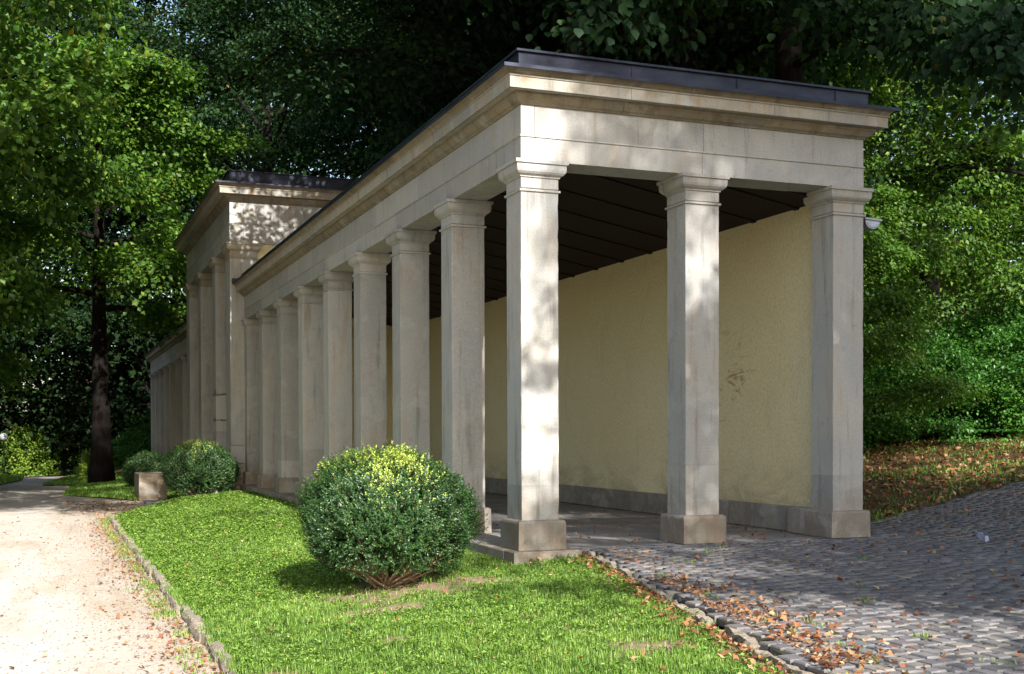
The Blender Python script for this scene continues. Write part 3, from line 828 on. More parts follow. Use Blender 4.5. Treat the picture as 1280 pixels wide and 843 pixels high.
def tree_proto(seed, H, clear, Rr, limbs, subs, twigs, per, leafL, leafW, spray, droop, mat, trunk_r, top=1.0, shape=0, bare_top=.78, hexa=False):
    """returns (trunk mesh, branch mesh, crown mesh)"""
    r = np.random.default_rng(seed); rr = random.Random(seed)
    tp = []
    for i in range(9):
        t = i/8; tp.append((math.sin(t*5+seed)*.12*t*H*.06, math.cos(t*4+seed)*.12*t*H*.06, t*H*bare_top))
    tr_ = MB(); rad = [trunk_r*(1.35 if i == 0 else 1.0)*(1-.72*i/8) for i in range(9)]
    tr_.tube(tp, rad, 12)
    br = MB(); ends = []
    for i in range(limbs):
        t = (i+.5)/limbs
        h = clear + (H*bare_top-clear)*t**.9
        az = i*2.4 + rr.uniform(-.4, .4)
        if shape == 0: prof = math.sin(math.pi*min(1, .18+.74*t))**.7
        else: prof = 1.0 - .65*t
        L = Rr*prof*rr.uniform(.82, 1.12); el = R(16 + 50*t + rr.uniform(-10, 10))
        idx = h/(H*bare_top)*8; i0 = min(7, int(idx)); f = idx-i0
        base = Vector(tp[i0]).lerp(Vector(tp[i0+1]), f)
        d = Vector((math.cos(az)*math.cos(el), math.sin(az)*math.cos(el), math.sin(el)))
        pts = [base]; q = base.copy(); dd = d.copy()
        for s_ in range(6):
            dd = (dd + Vector((rr.uniform(-.16, .16), rr.uniform(-.16, .16), rr.uniform(-.10, .08) - droop*.08))).normalized()
            q = q + dd*L/6; pts.append(q.copy())
        r0 = trunk_r*.34*(1-.5*t)
        br.tube(pts, [r0*(1-.85*s_/6) for s_ in range(7)], 6, False)
        for s_ in range(subs):
            u = .25 + .75*(s_+.5)/subs; jx = u*6; j0 = min(5, int(jx)); p0 = pts[j0].lerp(pts[j0+1], jx-j0)
            ax = (pts[j0+1]-pts[j0]).normalized(); side = 1 if s_ % 2 else -1
            lat = Vector((-ax.y, ax.x, 0)).normalized()*side
            d2 = (ax*.6 + lat*rr.uniform(.5, 1.1) + Vector((0, 0, rr.uniform(-.35, .45)))).normalized()
            L2 = L*rr.uniform(.28, .48)*(1.15-.45*u); pp = [p0]; q = p0.copy()
            for w_ in range(3):
                d2 = (d2 + Vector((rr.uniform(-.2, .2), rr.uniform(-.2, .2), rr.uniform(-.15, .1)-droop*.08))).normalized()
                q = q + d2*L2/3; pp.append(q.copy())
            br.tube(pp, [r0*.3*(1-.25*w_) for w_ in range(4)], 4, False)
            for w_ in range(twigs):
                u2 = (w_+.8)/twigs*3; k0 = min(2, int(u2)); e0 = pp[k0].lerp(pp[k0+1], min(1, u2-k0))
                dir_ = Vector((rr.gauss(0, 1), rr.gauss(0, 1), rr.gauss(-.1*droop, .35))).normalized()
                ends.append((e0 + dir_*spray*.35, (dir_ + d2*.6).normalized()))
    E_ = np.array([list(e[0]) for e in ends]); D_ = unit(np.array([list(e[1]) for e in ends]))
    n = len(E_); Ci = np.repeat(E_, per, 0); Di = np.repeat(D_, per, 0)
    up = np.array([0, 0, 1.]); Sd = unit(np.cross(Di, up)); Un = np.cross(Sd, Di)
    u = r.uniform(-.9, 1.0, (n*per, 1)); s_ = r.normal(0, .48, (n*per, 1)); v_ = r.normal(0, .24, (n*per, 1))
    Cn = Ci + Di*u*spray + Sd*s_*spray + Un*v_*spray
    Cn[:, 2] -= (droop*.22*spray*(u[:, 0]**2 + s_[:, 0]**2))
    A = Di*.6 + Sd*np.sign(s_)*r.uniform(.2, 1, (n*per, 1)) + np.array([0, 0, -.25-.2*droop]) + r.normal(0, .25, (n*per, 3))
    Nn = Un + r.normal(0, .38, (n*per, 3))
    L = leafL*r.uniform(.65, 1.2, n*per); Wd = leafW*r.uniform(.7, 1.15, n*per)
    tone = np.clip(np.repeat(r.uniform(0, 1, n), per)*.75 + r.uniform(0, .3, n*per), 0, 1)
    cm = (hex_mesh if hexa else leaf_mesh)('crown', Cn, A, Nn, L, Wd, tone)
    tm = tr_.mesh('trunk', True); bm_ = br.mesh('branches', True)
    tm.materials.append(M['bark']); bm_.materials.append(M['bark']); cm.materials.append(M[mat])
    return tm, bm_, cm

PROT = {
    'maple': tree_proto(1, 15, 3.2, 6.2, 17, 9, 7, 40, .18, .17, .70, 1.0, 'leaf_maple', .34),
    'oldmaple': tree_proto(9, 16, 6.0, 6.2, 17, 9, 7, 44, .17, .16, .70, 1.0, 'leaf_maple', .37),
    'chestnut': tree_proto(2, 17, 5.4, 6.2, 18, 9, 6, 50, .17, .125, .68, 1.8, 'leaf_dark', .36, hexa=True),
    'lime': tree_proto(3, 17, 5.0, 5.6, 18, 8, 7, 40, .14, .11, .60, .8, 'leaf_dark', .34),
    'canopy': tree_proto(6, 25, 11.5, 8.2, 20, 9, 7, 40, .19, .14, .85, 1.0, 'leaf_dark', .42, bare_top=.86),
    'hazel': tree_proto(4, 7, .5, 3.7, 16, 8, 6, 40, .12, .085, .42, 1.2, 'leaf_light', .10, shape=1),
    'beech': tree_proto(5, 13, 1.4, 5.4, 18, 8, 7, 36, .15, .10, .55, 1.0, 'leaf_light', .26),
}
def tree(kind, x, y, z, s, rz, label, mat=None, sz=None, group=None):
    e = empty(kind.replace('old', '').replace('canopy', 'tall') + '_tree' if kind != 'hazel' else 'hazel_bush', (x, y, z), rz); e.scale = (s, s, sz or s)
    GR = {'maple': 'maples beside the path', 'oldmaple': 'maples beside the path', 'lime': 'limes in the wood', 'chestnut': 'chestnuts behind the building',
          'beech': 'beeches in the wood', 'canopy': 'tall trees around the building', 'hazel': 'hazel bushes on the bank'}
    props(e, label, 'tree' if kind != 'hazel' else 'bush', group or GR[kind])
    tm, bm_, cm = PROT[kind]
    link('trunk', tm, None, e); b_ = link('branches', bm_, None, e)
    c_ = link('crown', cm, None, e)
    if mat:
        c_.material_slots[0].link = 'OBJECT'; c_.material_slots[0].material = M[mat]
    return e
def gz(x, y): return float(back_z(np.float64(x), np.float64(y))) - .1

TREES = [
    # kind, x, y, scale, rot, label, material
    ('oldmaple', -2.75, 33.0, 1.0, .4, 'big maple with thick dark trunk on the far lawn at the path bend', None, None),
    ('maple', -9.9, 15.2, .95, 2.2, 'sunlit maple at the left edge whose leafy branches hang over the path', None, None),
    ('maple', -12.5, 30.0, 1.15, 4.0, 'maple in front of the park lamp with branches reaching over the path', None, None),
    ('lime', 2.0, 54.0, 1.2, 1.0, 'dark lime tree behind the far wing of the colonnade', None, None),
    ('beech', -7.5, 70.0, 1.1, .3, 'beech standing in the dark beyond the end of the path', 'leaf_maple', None),
    ('chestnut', 9.4, 17.5, 1.1, 2.6, 'chestnut whose drooping dark branches hang over the middle block roof', None, None),
    ('chestnut', 8.3, 7.4, 1.12, .5, 'chestnut right behind the near wing with its crown above the roof edge', None, 1.12),
    ('lime', 10.0, 28.0, 1.15, 5.1, 'tall lime behind the middle block of the colonnade', None, None),
    ('lime', 18.0, 20.0, 1.2, 3.3, 'lime on the slope behind the right-hand chestnuts', None, None),
    ('beech', 14.2, 14.6, .9, 1.9, 'pale-leaved beech behind the leafy slope at the right', None, None),
    ('beech', 20.5, 12.0, 1.0, 4.6, 'pale-leaved beech at the far right edge of the slope', None, None),
    ('maple', 24.0, 22.0, 1.3, .9, 'maple high on the slope far right behind the beeches', None, None),
    ('lime', 4.5, 40.0, 1.35, 2.0, 'very tall lime rising behind the far wing roof', None, None),
    ('lime', -18.0, 46.0, 1.3, 2.8, 'lime at the far left behind the first maples', None, None),
    ('chestnut', 13.0, 38.0, 1.3, 1.3, 'chestnut deep in the wood behind the middle block', None, None),
    ('canopy', -8.0, 4.8, 1.12, 5.8, 'added shade-casting tall tree left of the path in front of all others, outside the picture', None, .82),  # unseen, added to cast shade on the far path and stone block
    ('canopy', 6.4, 24.5, .85, 1.2, 'old tree with massive dark trunk rising behind the middle block roof', None, None),
    ('canopy', 7.4, 9.6, 1.02, 2.4, 'tall tree right behind the near wing, crown high above the roof', None, .84),
    ('canopy', 14.0, 24.0, 1.1, .2, 'tall tree deep in the wood at the right', None, None),
    ('canopy', 5.4, 12.8, .96, 3.1, 'slender tree added close behind the near wing to shade the middle block, between the chestnuts', None, .74),  # added for the shade its crown throws on the middle block front
    ('canopy', 5.2, 10.2, .80, 5.0, 'added shade-casting slender tree nearest the wing wall, crown just above the picture', None, .80),  # another added crown that keeps sun off the middle block
    ('canopy', -20.0, 38.0, 1.0, 5.0, 'tall tree behind the maples at the far left', None, None),
    ('maple', -9.6, 22.0, 1.1, 3.9, 'maple whose crown fills the upper left corner above the path', None, 1.45),
    ('maple', -9.5, 25.0, 1.1, 1.1, 'maple between the leftmost maple and the trunk on the far lawn', None, None),
    ('lime', -11.5, 62.0, 1.55, 1.4, 'tallest lime beyond the bright shrubs at the left', None, None),
    ('canopy', 0.5, 56.0, 1.15, 2.2, 'tallest tree beyond the far end of the colonnade', None, None),
    ('lime', 0.5, 62.0, 1.5, 4.1, 'lime beyond the far end of the colonnade', None, None),
]
for kind, x, y, s, rz, lab, mt, sz in TREES:
    tree(kind, x, y, gz(x, y), s, rz, lab, mt, sz)
# trees that stand outside the picture and throw the dappled shade
SH = [('maple', 6.5, -13.6, .97, 1.7, 'maple nearest the cobbles outside the picture on the right'),
      ('lime', 6.1, -16.5, 1.05, .7, 'lime tree beside the cobbles behind the photographer, shading the forecourt'),
      ('canopy', 7.0, -18.5, .86, 3.7, 'tallest tree outside the picture, behind the lime by the forecourt'),
      ]
for kind, x, y, s, rz, lab in SH: tree(kind, x, y, -.1, s, rz, lab, None, 1.04 if kind == 'canopy' else s)

# shrubs: thicket on the right bank, bright shrubs far left
def shrub_proto(seed, rx, ry, rz_, n, L, Wd, mat, ntw=40):
    r = np.random.default_rng(seed)
    nc = 110; th = r.uniform(0, 2*np.pi, nc); ph = np.arccos(r.uniform(-.05, 1, nc)); q = r.uniform(.55, 1.0, nc)**.6
    c_ = np.stack([rx*q*np.sin(ph)*np.cos(th), ry*q*np.sin(ph)*np.sin(th), rz_*q*np.cos(ph)], -1)
    k_ = r.integers(0, nc, n)
    P = c_[k_] + r.normal(0, 1, (n, 3))*np.array([.19, .19, .11])*r.uniform(.6, 1.5, nc)[k_][:, None]
    P[:, 2] = np.maximum(P[:, 2], .03)
    out = unit(P/np.array([rx, ry, rz_])**1.5)
    A = out*np.array([1, 1, .2]) + r.normal(0, .5, (n, 3)) + np.array([0, 0, -.35])
    Nn = out*.5 + np.array([0, 0, 1.]) + r.normal(0, .35, (n, 3))
    tone = np.clip(r.uniform(0, 1, nc)[k_]*.6 + r.uniform(0, .4, n), 0, 1)
    cm = leaf_mesh('foliage', P, A, Nn, L*r.uniform(.6, 1.2, n), Wd*r.uniform(.7, 1.2, n), tone)
    cm.materials.append(M[mat])
    b = MB()
    for i in range(ntw):
        e = c_[i]; b.tube([(e[0]*.08, e[1]*.08, 0), (e[0]*.45, e[1]*.45, e[2]*.55), tuple(e)], [.02, .012, .005], 4, False)
    bm_ = b.mesh('stems'); bm_.materials.append(M['bark'])
    return cm, bm_
SHR = {'thicket': shrub_proto(21, 1.9, 1.5, 2.2, 26000, .085, .055, 'leaf_ivy'),
       'bright': shrub_proto(22, 2.0, 2.0, 2.4, 15000, .15, .11, 'leaf_bright')}
def shrub(kind, x, y, s, rz, label, z=None, sz=1.0):
    e = empty('shrub', (x, y, gz(x, y) if z is None else z), rz); e.scale = (s, s, s*sz); props(e, label, 'shrub', 'leafy shrubs on the bank' if kind == 'thicket' else 'bright shrubs beyond the path')
    cm, bm_ = SHR[kind]; link('foliage', cm, None, e); link('stems', bm_, None, e)
shrub('thicket', 11.3, 10.4, 1.0, .3, 'leafy green shrub on the bank nearest the right-hand pillar')
shrub('thicket', 13.6, 9.6, 1.05, 1.6, 'leafy green shrub on the bank right of the first one')
shrub('thicket', 15.8, 8.6, 1.15, 3.0, 'broad leafy shrub on the bank at the right edge of the picture')
shrub('thicket', 18.4, 8.6, 1.2, 4.0, 'leafy shrub just outside the right edge of the bank')
shrub('thicket', 12.6, 12.5, 1.35, 4.4, 'taller leafy shrub behind the gap between the first bank shrubs')
shrub('thicket', 17.5, 11.8, 1.4, 5.4, 'taller leafy shrub behind the broad bank shrub')
tree('hazel', 10.4, 8.8, gz(10.4, 8.8), .8, 1.0, 'large-leaved hazel bush beside the yellow-walled end of the building', 'leaf_light')
tree('hazel', 15.2, 14.5, gz(15.2, 14.5), 1.0, 3.0, 'hazel bush behind the bank shrubs with pale hanging sprays', 'leaf_light')
shrub('bright', -9.0, 57, 1.05, .2, 'bright sunlit shrub behind the park lamp', -.9, .9)
shrub('bright', -6.0, 61, 1.0, 2.2, 'bright sunlit shrub at the far end of the path', -1.0, 1.15)
shrub('bright', -12.5, 58, 1.2, 4.2, 'bright shrub at the left edge beyond the path', -.9)
shrub('bright', -2.85, 37.0, .34, 1.2, 'small light-leaved shrub left of the maple trunk', -.6, 1.7)
shrub('thicket', 1.0, 50, 1.5, 2.6, 'dark shrub at the far end of the colonnade', -.8)

# distant wood: one mass of foliage with trunks
nC = 4700
r = rng
ang = r.uniform(R(-38), R(38), nC); dist = r.uniform(62, 110, nC)
cx = CP[0] + np.sin(ang + R(21.3))*dist; cy_ = CP[1] + np.cos(ang + R(21.3))*dist
cz = r.uniform(-1, 1, nC)**1; cz = (r.uniform(0, 1, nC)**1.3)*36 - 1.5
cz[:1100] = r.uniform(-2.5, 9, 1100)
keep = ~((cx > -9) & (cx < -2) & (cy_ < 60) & (cz < 3))
cx, cy_, cz = cx[keep], cy_[keep], cz[keep]; nC = len(cx)
per = 100
P = np.repeat(np.stack([cx, cy_, cz], -1), per, 0) + r.normal(0, 1, (nC*per, 3))*np.array([1.5, 1.5, .95])
A = r.normal(0, 1, (len(P), 3)); Nn = np.array([0, 0, 1.]) + r.normal(0, .5, (len(P), 3))
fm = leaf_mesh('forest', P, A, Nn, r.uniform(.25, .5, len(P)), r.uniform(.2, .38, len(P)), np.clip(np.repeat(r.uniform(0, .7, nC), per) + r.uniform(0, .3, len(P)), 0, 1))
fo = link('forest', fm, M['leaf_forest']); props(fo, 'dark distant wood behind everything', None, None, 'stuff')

# ------------------------------------------------------------------ clipped box bushes
def box_bush(name, loc, rx, rz_, n, L, seed, label, light=1.0, stems=60, openb=True, mesh=None):
    e = empty(name, loc); props(e, label, 'bush', 'round box bushes')
    r = np.random.default_rng(seed)
    # shoots on a lumpy dome, wide in the middle, narrow at the foot
    m = n//8
    th = r.uniform(0, 2*np.pi, m); u = r.uniform(-.80, 1, m)
    ph = np.arccos(u)
    lump = 1 + .07*np.sin(3*th+seed)*np.sin(2*ph+1) + .055*np.sin(7*th+2)*np.sin(5*ph+np.sin(3*th)) + .05*np.sin(15*th+3*ph)*np.sin(12*ph+2*th) + np.abs(r.normal(0, .05, m))*(r.uniform(0,1,m) < .5) - .03
    depth = 1 - np.abs(r.normal(0, .10, m))
    q = lump*depth
    zc_ = rz_*.52
    hz = np.where(u > 0, rz_*.48, rz_*.50)
    P0 = np.stack([rx*q*np.sin(ph)**.97*np.cos(th), rx*q*np.sin(ph)**.97*np.sin(th), zc_ + hz*q*u], -1)
    out = unit(np.stack([np.sin(ph)*np.cos(th), np.sin(ph)*np.sin(th), u], -1))
    thin = (np.sin(11*th+4*ph+seed)*np.sin(9*ph-3*th) > .45) & (r.uniform(0, 1, m) < .6)
    P0, out, th, u = P0[~thin], out[~thin], th[~thin], u[~thin]; m = len(P0)
    # opening at the front foot where the bare stems show
    if openb:
        az0 = math.atan2(CP[1]-loc[1], CP[0]-loc[0])
        dth = np.abs((th - az0 + np.pi) % (2*np.pi) - np.pi)
        hole = (u < -.30 + .16*np.sin(5*th)) & (dth < 1.35) & (r.uniform(0, 1, m) < .52)
        P0, out, th, u = P0[~hole], out[~hole], th[~hole], u[~hole]; m = len(P0)
    sh = out + np.array([0, 0, .55]) + r.normal(0, .25, (m, 3)); sh = unit(sh)
    k_ = 9
    t = np.tile(np.linspace(-.5, .6, k_), m)[:, None]*L*3.0
    P = np.repeat(P0, k_, 0) + np.repeat(sh, k_, 0)*t
    side = unit(np.cross(np.repeat(sh, k_, 0), r.normal(0, 1, (m*k_, 3))))
    P = P + side*L*.45
    A = side + np.repeat(sh, k_, 0)*.7; Nn = np.repeat(sh, k_, 0)*.9 + np.repeat(out, k_, 0)*.4 + r.normal(0, .25, (m*k_, 3))
    # fresh lime tips at the crown of the bush
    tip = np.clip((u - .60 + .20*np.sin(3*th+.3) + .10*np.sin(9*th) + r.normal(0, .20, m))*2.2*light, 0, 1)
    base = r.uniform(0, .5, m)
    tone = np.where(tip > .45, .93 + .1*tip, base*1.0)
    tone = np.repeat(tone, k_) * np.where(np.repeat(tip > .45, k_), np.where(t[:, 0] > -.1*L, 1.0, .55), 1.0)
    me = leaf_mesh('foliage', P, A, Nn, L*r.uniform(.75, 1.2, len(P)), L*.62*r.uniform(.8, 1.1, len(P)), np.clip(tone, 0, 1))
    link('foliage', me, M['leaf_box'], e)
    b = MB(); rr = random.Random(seed)
    for i in range(stems):
        a_ = rr.uniform(0, 2*math.pi); rad_ = rx*rr.uniform(.40, .80); hh = rz_*rr.uniform(.14, .55)
        p0 = (rr.uniform(-.07, .07), rr.uniform(-.07, .07), -.03)
        p1 = (math.cos(a_)*rad_*.5+rr.uniform(-.05, .05), math.sin(a_)*rad_*.5+rr.uniform(-.05, .05), hh*.35+.03)
        p2 = (math.cos(a_+.1)*rad_, math.sin(a_+.1)*rad_, hh)
        b.tube([p0, p1, p2], [.016, .010, .004], 5, False)
        for q_ in range(4):
            u_ = rr.uniform(.3, .9); st = Vector(p1).lerp(Vector(p2), u_)
            b.tube([st, st+Vector((rr.uniform(-.12, .12), rr.uniform(-.12, .12), rr.uniform(.02, .2)))], [.005, .002], 3, False)
    b.build('stems', M['stem'], e)
    # dense dark core of twigs inside keeps it opaque
    m2 = n//6
    d = unit(r.normal(0, 1, (m2, 3))); P = d*np.array([rx*.78, rx*.78, rz_*.40])*r.uniform(.75, 1, (m2, 1)) + np.array([0, 0, rz_*.55])
    me = leaf_mesh('inner_foliage', P, r.normal(0, 1, (m2, 3)), d + r.normal(0, .3, (m2, 3)), L*2.2, L*1.6, r.uniform(0, .3, m2))
    link('inner_foliage', me, M['leaf_box'], e)
    return e
box_bush('box_bush', (-1.62, -.62, -.23), .82, 1.28, 130000, .021, 5, 'big round box bush with lime green tips on the near lawn beside the corner pillar')
box_bush('box_bush', (-1.2, 17.6, -.33), .84, 1.36, 60000, .032, 6, 'round box bush on the lawn in front of the middle block', .45, 40)
box_bush('box_bush', (-1.80, 25.2, -.42), .64, 1.12, 36000, .036, 8, 'dark shaded round box bush behind the stone block', .0, 10, False)

# ------------------------------------------------------------------ grass
def over(f, d): return lambda y: f(y) + d
def field(n, x0f, x1f, y0, y1):
    y = rng.uniform(y0, y1, n); x0 = np.vectorize(x0f)(y); x1 = np.vectorize(x1f)(y)
    return x0 + (x1-x0)*rng.uniform(0, 1, n), y
def blades(x, y, zf, h, w, tone):
    n = len(x); z = zf(x, y); a = rng.uniform(0, 2*np.pi, n); lean = rng.uniform(.15, .9, n)
    b0 = np.stack([x, y, z], -1); sd = np.stack([np.cos(a), np.sin(a), 0*a], -1)*w[:, None]*.5
    ld = np.stack([-np.sin(a), np.cos(a), 0*a], -1)
    m = b0 + ld*(h*lean*.25)[:, None] + np.array([0, 0, 1.])*(h*.6)[:, None]
    t = b0 + ld*(h*lean*.8)[:, None] + np.array([0, 0, 1.])*(h*(1-.2*lean))[:, None]
    V = np.stack([b0-sd, b0+sd, m+sd*.8, t, m-sd*.8], 1).reshape(-1, 3); i = np.arange(n)*5
    F = np.stack([np.stack([i, i+1, i+2], -1), np.stack([i, i+2, i+4], -1), np.stack([i+4, i+2, i+3], -1)], 1).reshape(-1, 3)
    return V, F, np.repeat(tone, 5)
Vs, Fs, Ts = [], [], []; off = 0
def patchn(x, y): return .5 + .25*np.sin(x*2.1+y*.9+1) + .25*np.sin(y*1.7-x*1.2) 
for (y0, y1, n, hh, ww) in ((-8.5, -3.0, 105000, .054, .0045), (-3, 1.5, 80000, .050, .006), (1.5, 7, 55000, .045, .009), (7, 17, 50000, .045, .014)):
    x, y = field(n, over(lawn_l, -.07), lawn_r, y0, y1)
    px, py, dz = view(np.stack([x, y, x*0-.2], -1))
    kp = (rng.uniform(0, 1, n) > bare(x, y)*.93) & (rng.uniform(0, 1, n) > .45*(np.sin(x*5.1+2*np.sin(y*3.3))*np.sin(y*4.7) > .55)) & (px > -30) & (px < 1310) & (py < 880) & (dz > 0)
    x, y = x[kp], y[kp]; n = len(x)
    tall = .72 + .5*np.clip(patchn(x*1.7, y*1.7)-.5, -.5, 1)*2*.6
    v, f, t = blades(x, y, lawn_z, hh*rng.uniform(.5, 1.35, n)*tall, ww*rng.uniform(.7, 1.3, n), np.clip(patchn(x, y)*.45 + .30*(np.sin(x*7.3+np.sin(y*5))*np.sin(y*6.1+x*2)) + .18*np.sin(x*17+3*np.sin(y*11))*np.sin(y*19+x*5) + rng.normal(.2, .20, n) + (rng.uniform(0, 1, n) < .05)*.6, 0, 1))
    Vs.append(v); Fs.append(f+off); Ts.append(t); off += len(v)
g = link('grass', npmesh('grass', cat(Vs), cat(Fs), {'tone': cat(Ts)}), M['grass'], None); props(g, 'short bright grass on the near lawn', None, None, 'stuff')
# broad-leaved weeds among the grass
cl = []; 
for (y0, y1, n, L) in ((-8, -1, 2600, .034), (-1, 6, 4400, .038), (6, 16.5, 4200, .05)):
    x, y = field(n, lawn_l, lawn_r, y0, y1)
    dens = patchn(x*.8+2, y*.8) + .3*(x < -1.2)
    kp = (rng.uniform(0, 1, n) < dens) & (rng.uniform(0, 1, n) > bare(x, y)) ; x, y = x[kp], y[kp]
    cl.append((x, y, np.full(len(x), L)))
x = cat([c_[0] for c_ in cl]); y = cat([c_[1] for c_ in cl]); L = cat([c_[2] for c_ in cl])
per = 8; n = len(x)*per
X_, Y_, L_ = np.repeat(x, per), np.repeat(y, per), np.repeat(L, per)
a_ = rng.uniform(0, 2*np.pi, n); rd = L_*rng.uniform(.3, 1.3, n)
xx, yy = X_ + np.cos(a_)*rd, Y_ + np.sin(a_)*rd
P = np.stack([xx, yy, lawn_z(X_, Y_) + .025 + rng.uniform(0, .04, n)], -1)
kp = (xx < np.vectorize(lawn_r)(yy)) & (xx > np.vectorize(lawn_l)(yy))
A = np.stack([np.cos(a_), np.sin(a_), rng.uniform(-.1, .8, n)], -1); Nn = np.array([0, 0, 1.]) + rng.normal(0, .3, (n, 3))
me = leaf_mesh('lawn_weeds', P[kp], A[kp], Nn[kp], (L_*rng.uniform(.6, 1.1, n))[kp], (L_*.5*rng.uniform(.7, 1.2, n))[kp], np.clip(rng.uniform(.2, .85, n)[kp], 0, 1))
g = link('lawn_weeds', me, M['grass']); props(g, 'broad-leaved weeds and clover in the lawn', None, None, 'stuff')
# tufts on the path side of the edging and in the cobble joints
tx, ty, tz = [], [], []
for i in range(185):
    if i < 150:
        cy = rng.uniform(-6, 15); cx = lawn_l(cy) - .12 - abs(rng.normal(0, .07)); zf0 = float(path_z(np.float64(cx), np.float64(cy)))
    else:
        cy = rng.uniform(-7, 2); cx = edge_x(cy) + .12 + rng.exponential(1.3) if cy < 0 else rng.uniform(5.5, 10); zf0 = float(cob_z(np.float64(cx), np.float64(cy))) - .012
        if cy > -.1 and cx < cob_left(cy): continue
    m_ = rng.integers(6, 30); sp = .05 if i < 150 else .028
    tx.append(cx + rng.normal(0, sp, m_)); ty.append(cy + rng.normal(0, sp*2, m_)); tz.append(np.full(m_, zf0))
tx, ty, tz = cat(tx), cat(ty), cat(tz)
v, f, t = blades(tx, ty, lambda a_, b_: tz, .045*rng.uniform(.4, 1.4, len(tx)), np.full(len(tx), .007), rng.uniform(.1, .8, len(tx)))
g = link('joint_grass', npmesh('joint_grass', v, f, {'tone': t}), M['grass']); props(g, 'grass tufts along the edgings and between cobbles', None, None, 'stuff')
# far lawns
Vs, Fs, Ts = [], [], []; off = 0
for (fl_, fr_, zf, y0, y1, n) in ((l2l, lambda y: -.4, lawn2_z, 19.2, 43, 40000), (pl([(34, -4.7), (45, -3.85), (54, -2.9)]), pl([(34, -3.3), (45, -2.7), (54, -1.5)]), strip3_z, 34, 54, 9000),
                              (lambda y: path_l(y)-3, path_l, strip3_z, 30, 60, 16000)):
    x, y = field(n, fl_, fr_, y0, y1)
    v, f, t = blades(x, y, zf, .08*rng.uniform(.5, 1.3, n), np.full(n, .035), np.clip(rng.uniform(.0, .8, n), 0, 1))
    Vs.append(v); Fs.append(f+off); Ts.append(t); off += len(v)
g = link('far_grass', npmesh('far_grass', cat(Vs), cat(Fs), {'tone': cat(Ts)}), M['grass']); props(g, 'grass of the shaded far lawns', None, None, 'stuff')

# ------------------------------------------------------------------ fallen leaves
def fallen(x, y, z, L, stand=.35):
    n = len(x); a_ = rng.uniform(0, 2*np.pi, n)
    A = np.stack([np.cos(a_), np.sin(a_), rng.normal(0, stand, n)], -1); Nn = np.array([0, 0, 1.]) + rng.normal(0, stand, (n, 3))
    L = L*rng.uniform(.35, 1.35, n)
    return np.stack([x, y, z + L*.22], -1), A, Nn, L, L*rng.uniform(.4, .85, n)
parts = []
n = 3800   # spread over cobbles
x = rng.uniform(-1.5, 10, n); y = rng.uniform(-7.5, 2.6, n)
kp = (x > np.array([cob_left(q) for q in y]) + .02); kp &= ~((y > -.05) & (x < 4.6)); x, y = x[kp], y[kp]
# clump: keep those selected by a noise field
dn = .35 + .65*(np.sin(x*1.9+1)*np.sin(y*2.3+x) > .1); kp = rng.uniform(0, 1, len(x)) < dn; x, y = x[kp], y[kp]
parts.append(fallen(x, y, cob_z(x, y), .055))
n = 2600   # drift along the right edging
y = rng.uniform(-7.5, -.5, n); dd = np.abs(rng.normal(0, .24, n))*(.55+.5*(np.sin(y*1.7+2) + 1)*.5 + (y < -4.4)*.7)
x = edge_x(y) + .08 + dd; kp = rng.uniform(0, 1, n) < (.2 + .8*sm((-y-1.5)/3.5))*(.35 + .65*(np.sin(y*4.1)+np.sin(y*9.7+1) > .1)); x, y = x[kp], y[kp]
parts.append(fallen(x, y, cob_z(x, y) + rng.uniform(0, .02, len(x)), .055, .5))
n = 2600   # along the left edging on the path
y = rng.uniform(-6, 16, n); x = np.vectorize(lawn_l)(y) - .09 - np.abs(rng.normal(0, .22, n))
parts.append(fallen(x, y, path_z(x, y), .046, .4))
n = 700
y = rng.uniform(13.6, 19.5, n); x = rng.uniform(-4.3, -1.0, n); parts.append(fallen(x, y, path_z(x, y), .07))
n = 260    # scattered on path
y = rng.uniform(-7, 14, n); x = rng.uniform(-6, -3.6, n); parts.append(fallen(x, y, path_z(x, y), .05))
n = 1500    # on the lawn
x, y = field(n, lawn_l, lawn_r, -6.5, 16); w_ = rng.uniform(0, 1, n) < (.25 + .75*bare(x, y)); x, y = x[w_], y[w_]
parts.append(fallen(x, y, lawn_z(x, y) + .035 - .03*bare(x, y), .05, .5))
n = 900   # lawn side of right edging and around the corner plinth
y = rng.uniform(-6.5, -.2, n); x = edge_x(y) - np.abs(rng.normal(0, .14, n)) - .05; parts.append(fallen(x, y, lawn_z(x, y) + .03, .05, .5))
n = 420    # inside the hall
x = .5 + 3.4*rng.uniform(0, 1, n)**.8; y = rng.exponential(3.0, n)+.05; kp = y < 16; x, y = x[kp], y[kp]
parts.append(fallen(x, y, x*0-.002, .055))
n = 90; y = rng.uniform(.3, 14, n); kp = np.ones(n, bool); parts.append(fallen(.47 + np.abs(rng.normal(0, .1, n)), y, y*0, .055))
P = [cat([q[i] for q in parts]) for i in range(5)]
me = ragged_mesh('leaf_litter', P[0], P[1], P[2], P[3]*.92, P[4]*1.0, rng.uniform(0, 1, len(P[0])))
o = link('leaf_litter', me, M['litter']); props(o, 'brown and orange fallen leaves on cobbles, path edge and lawn', None, None, 'stuff')
n = 17000   # leafy bank right
x = rng.uniform(4.4, 19, n); y = rng.uniform(.4, 13, n)
ok = y > np.interp(x, [4.4, 5.3, 9.4, 15.5, 20], [.35, 1.3, 2.7, 4.0, 5.0]) - .1 + rng.normal(0, .08, n)
x, y = x[ok], y[ok]; zb = back_z(x, y) - .06
q = fallen(x, y, zb, .09, .45)
me = leaf_mesh('bank_litter', *q, np.clip(rng.normal(.22, .22, len(x)), 0, 1), fold=.25, bend=-.1)
o = link('bank_litter', me, M['litter']); props(o, 'thick brown leaf litter on the bank beside the building', None, None, 'stuff')
n = 34000
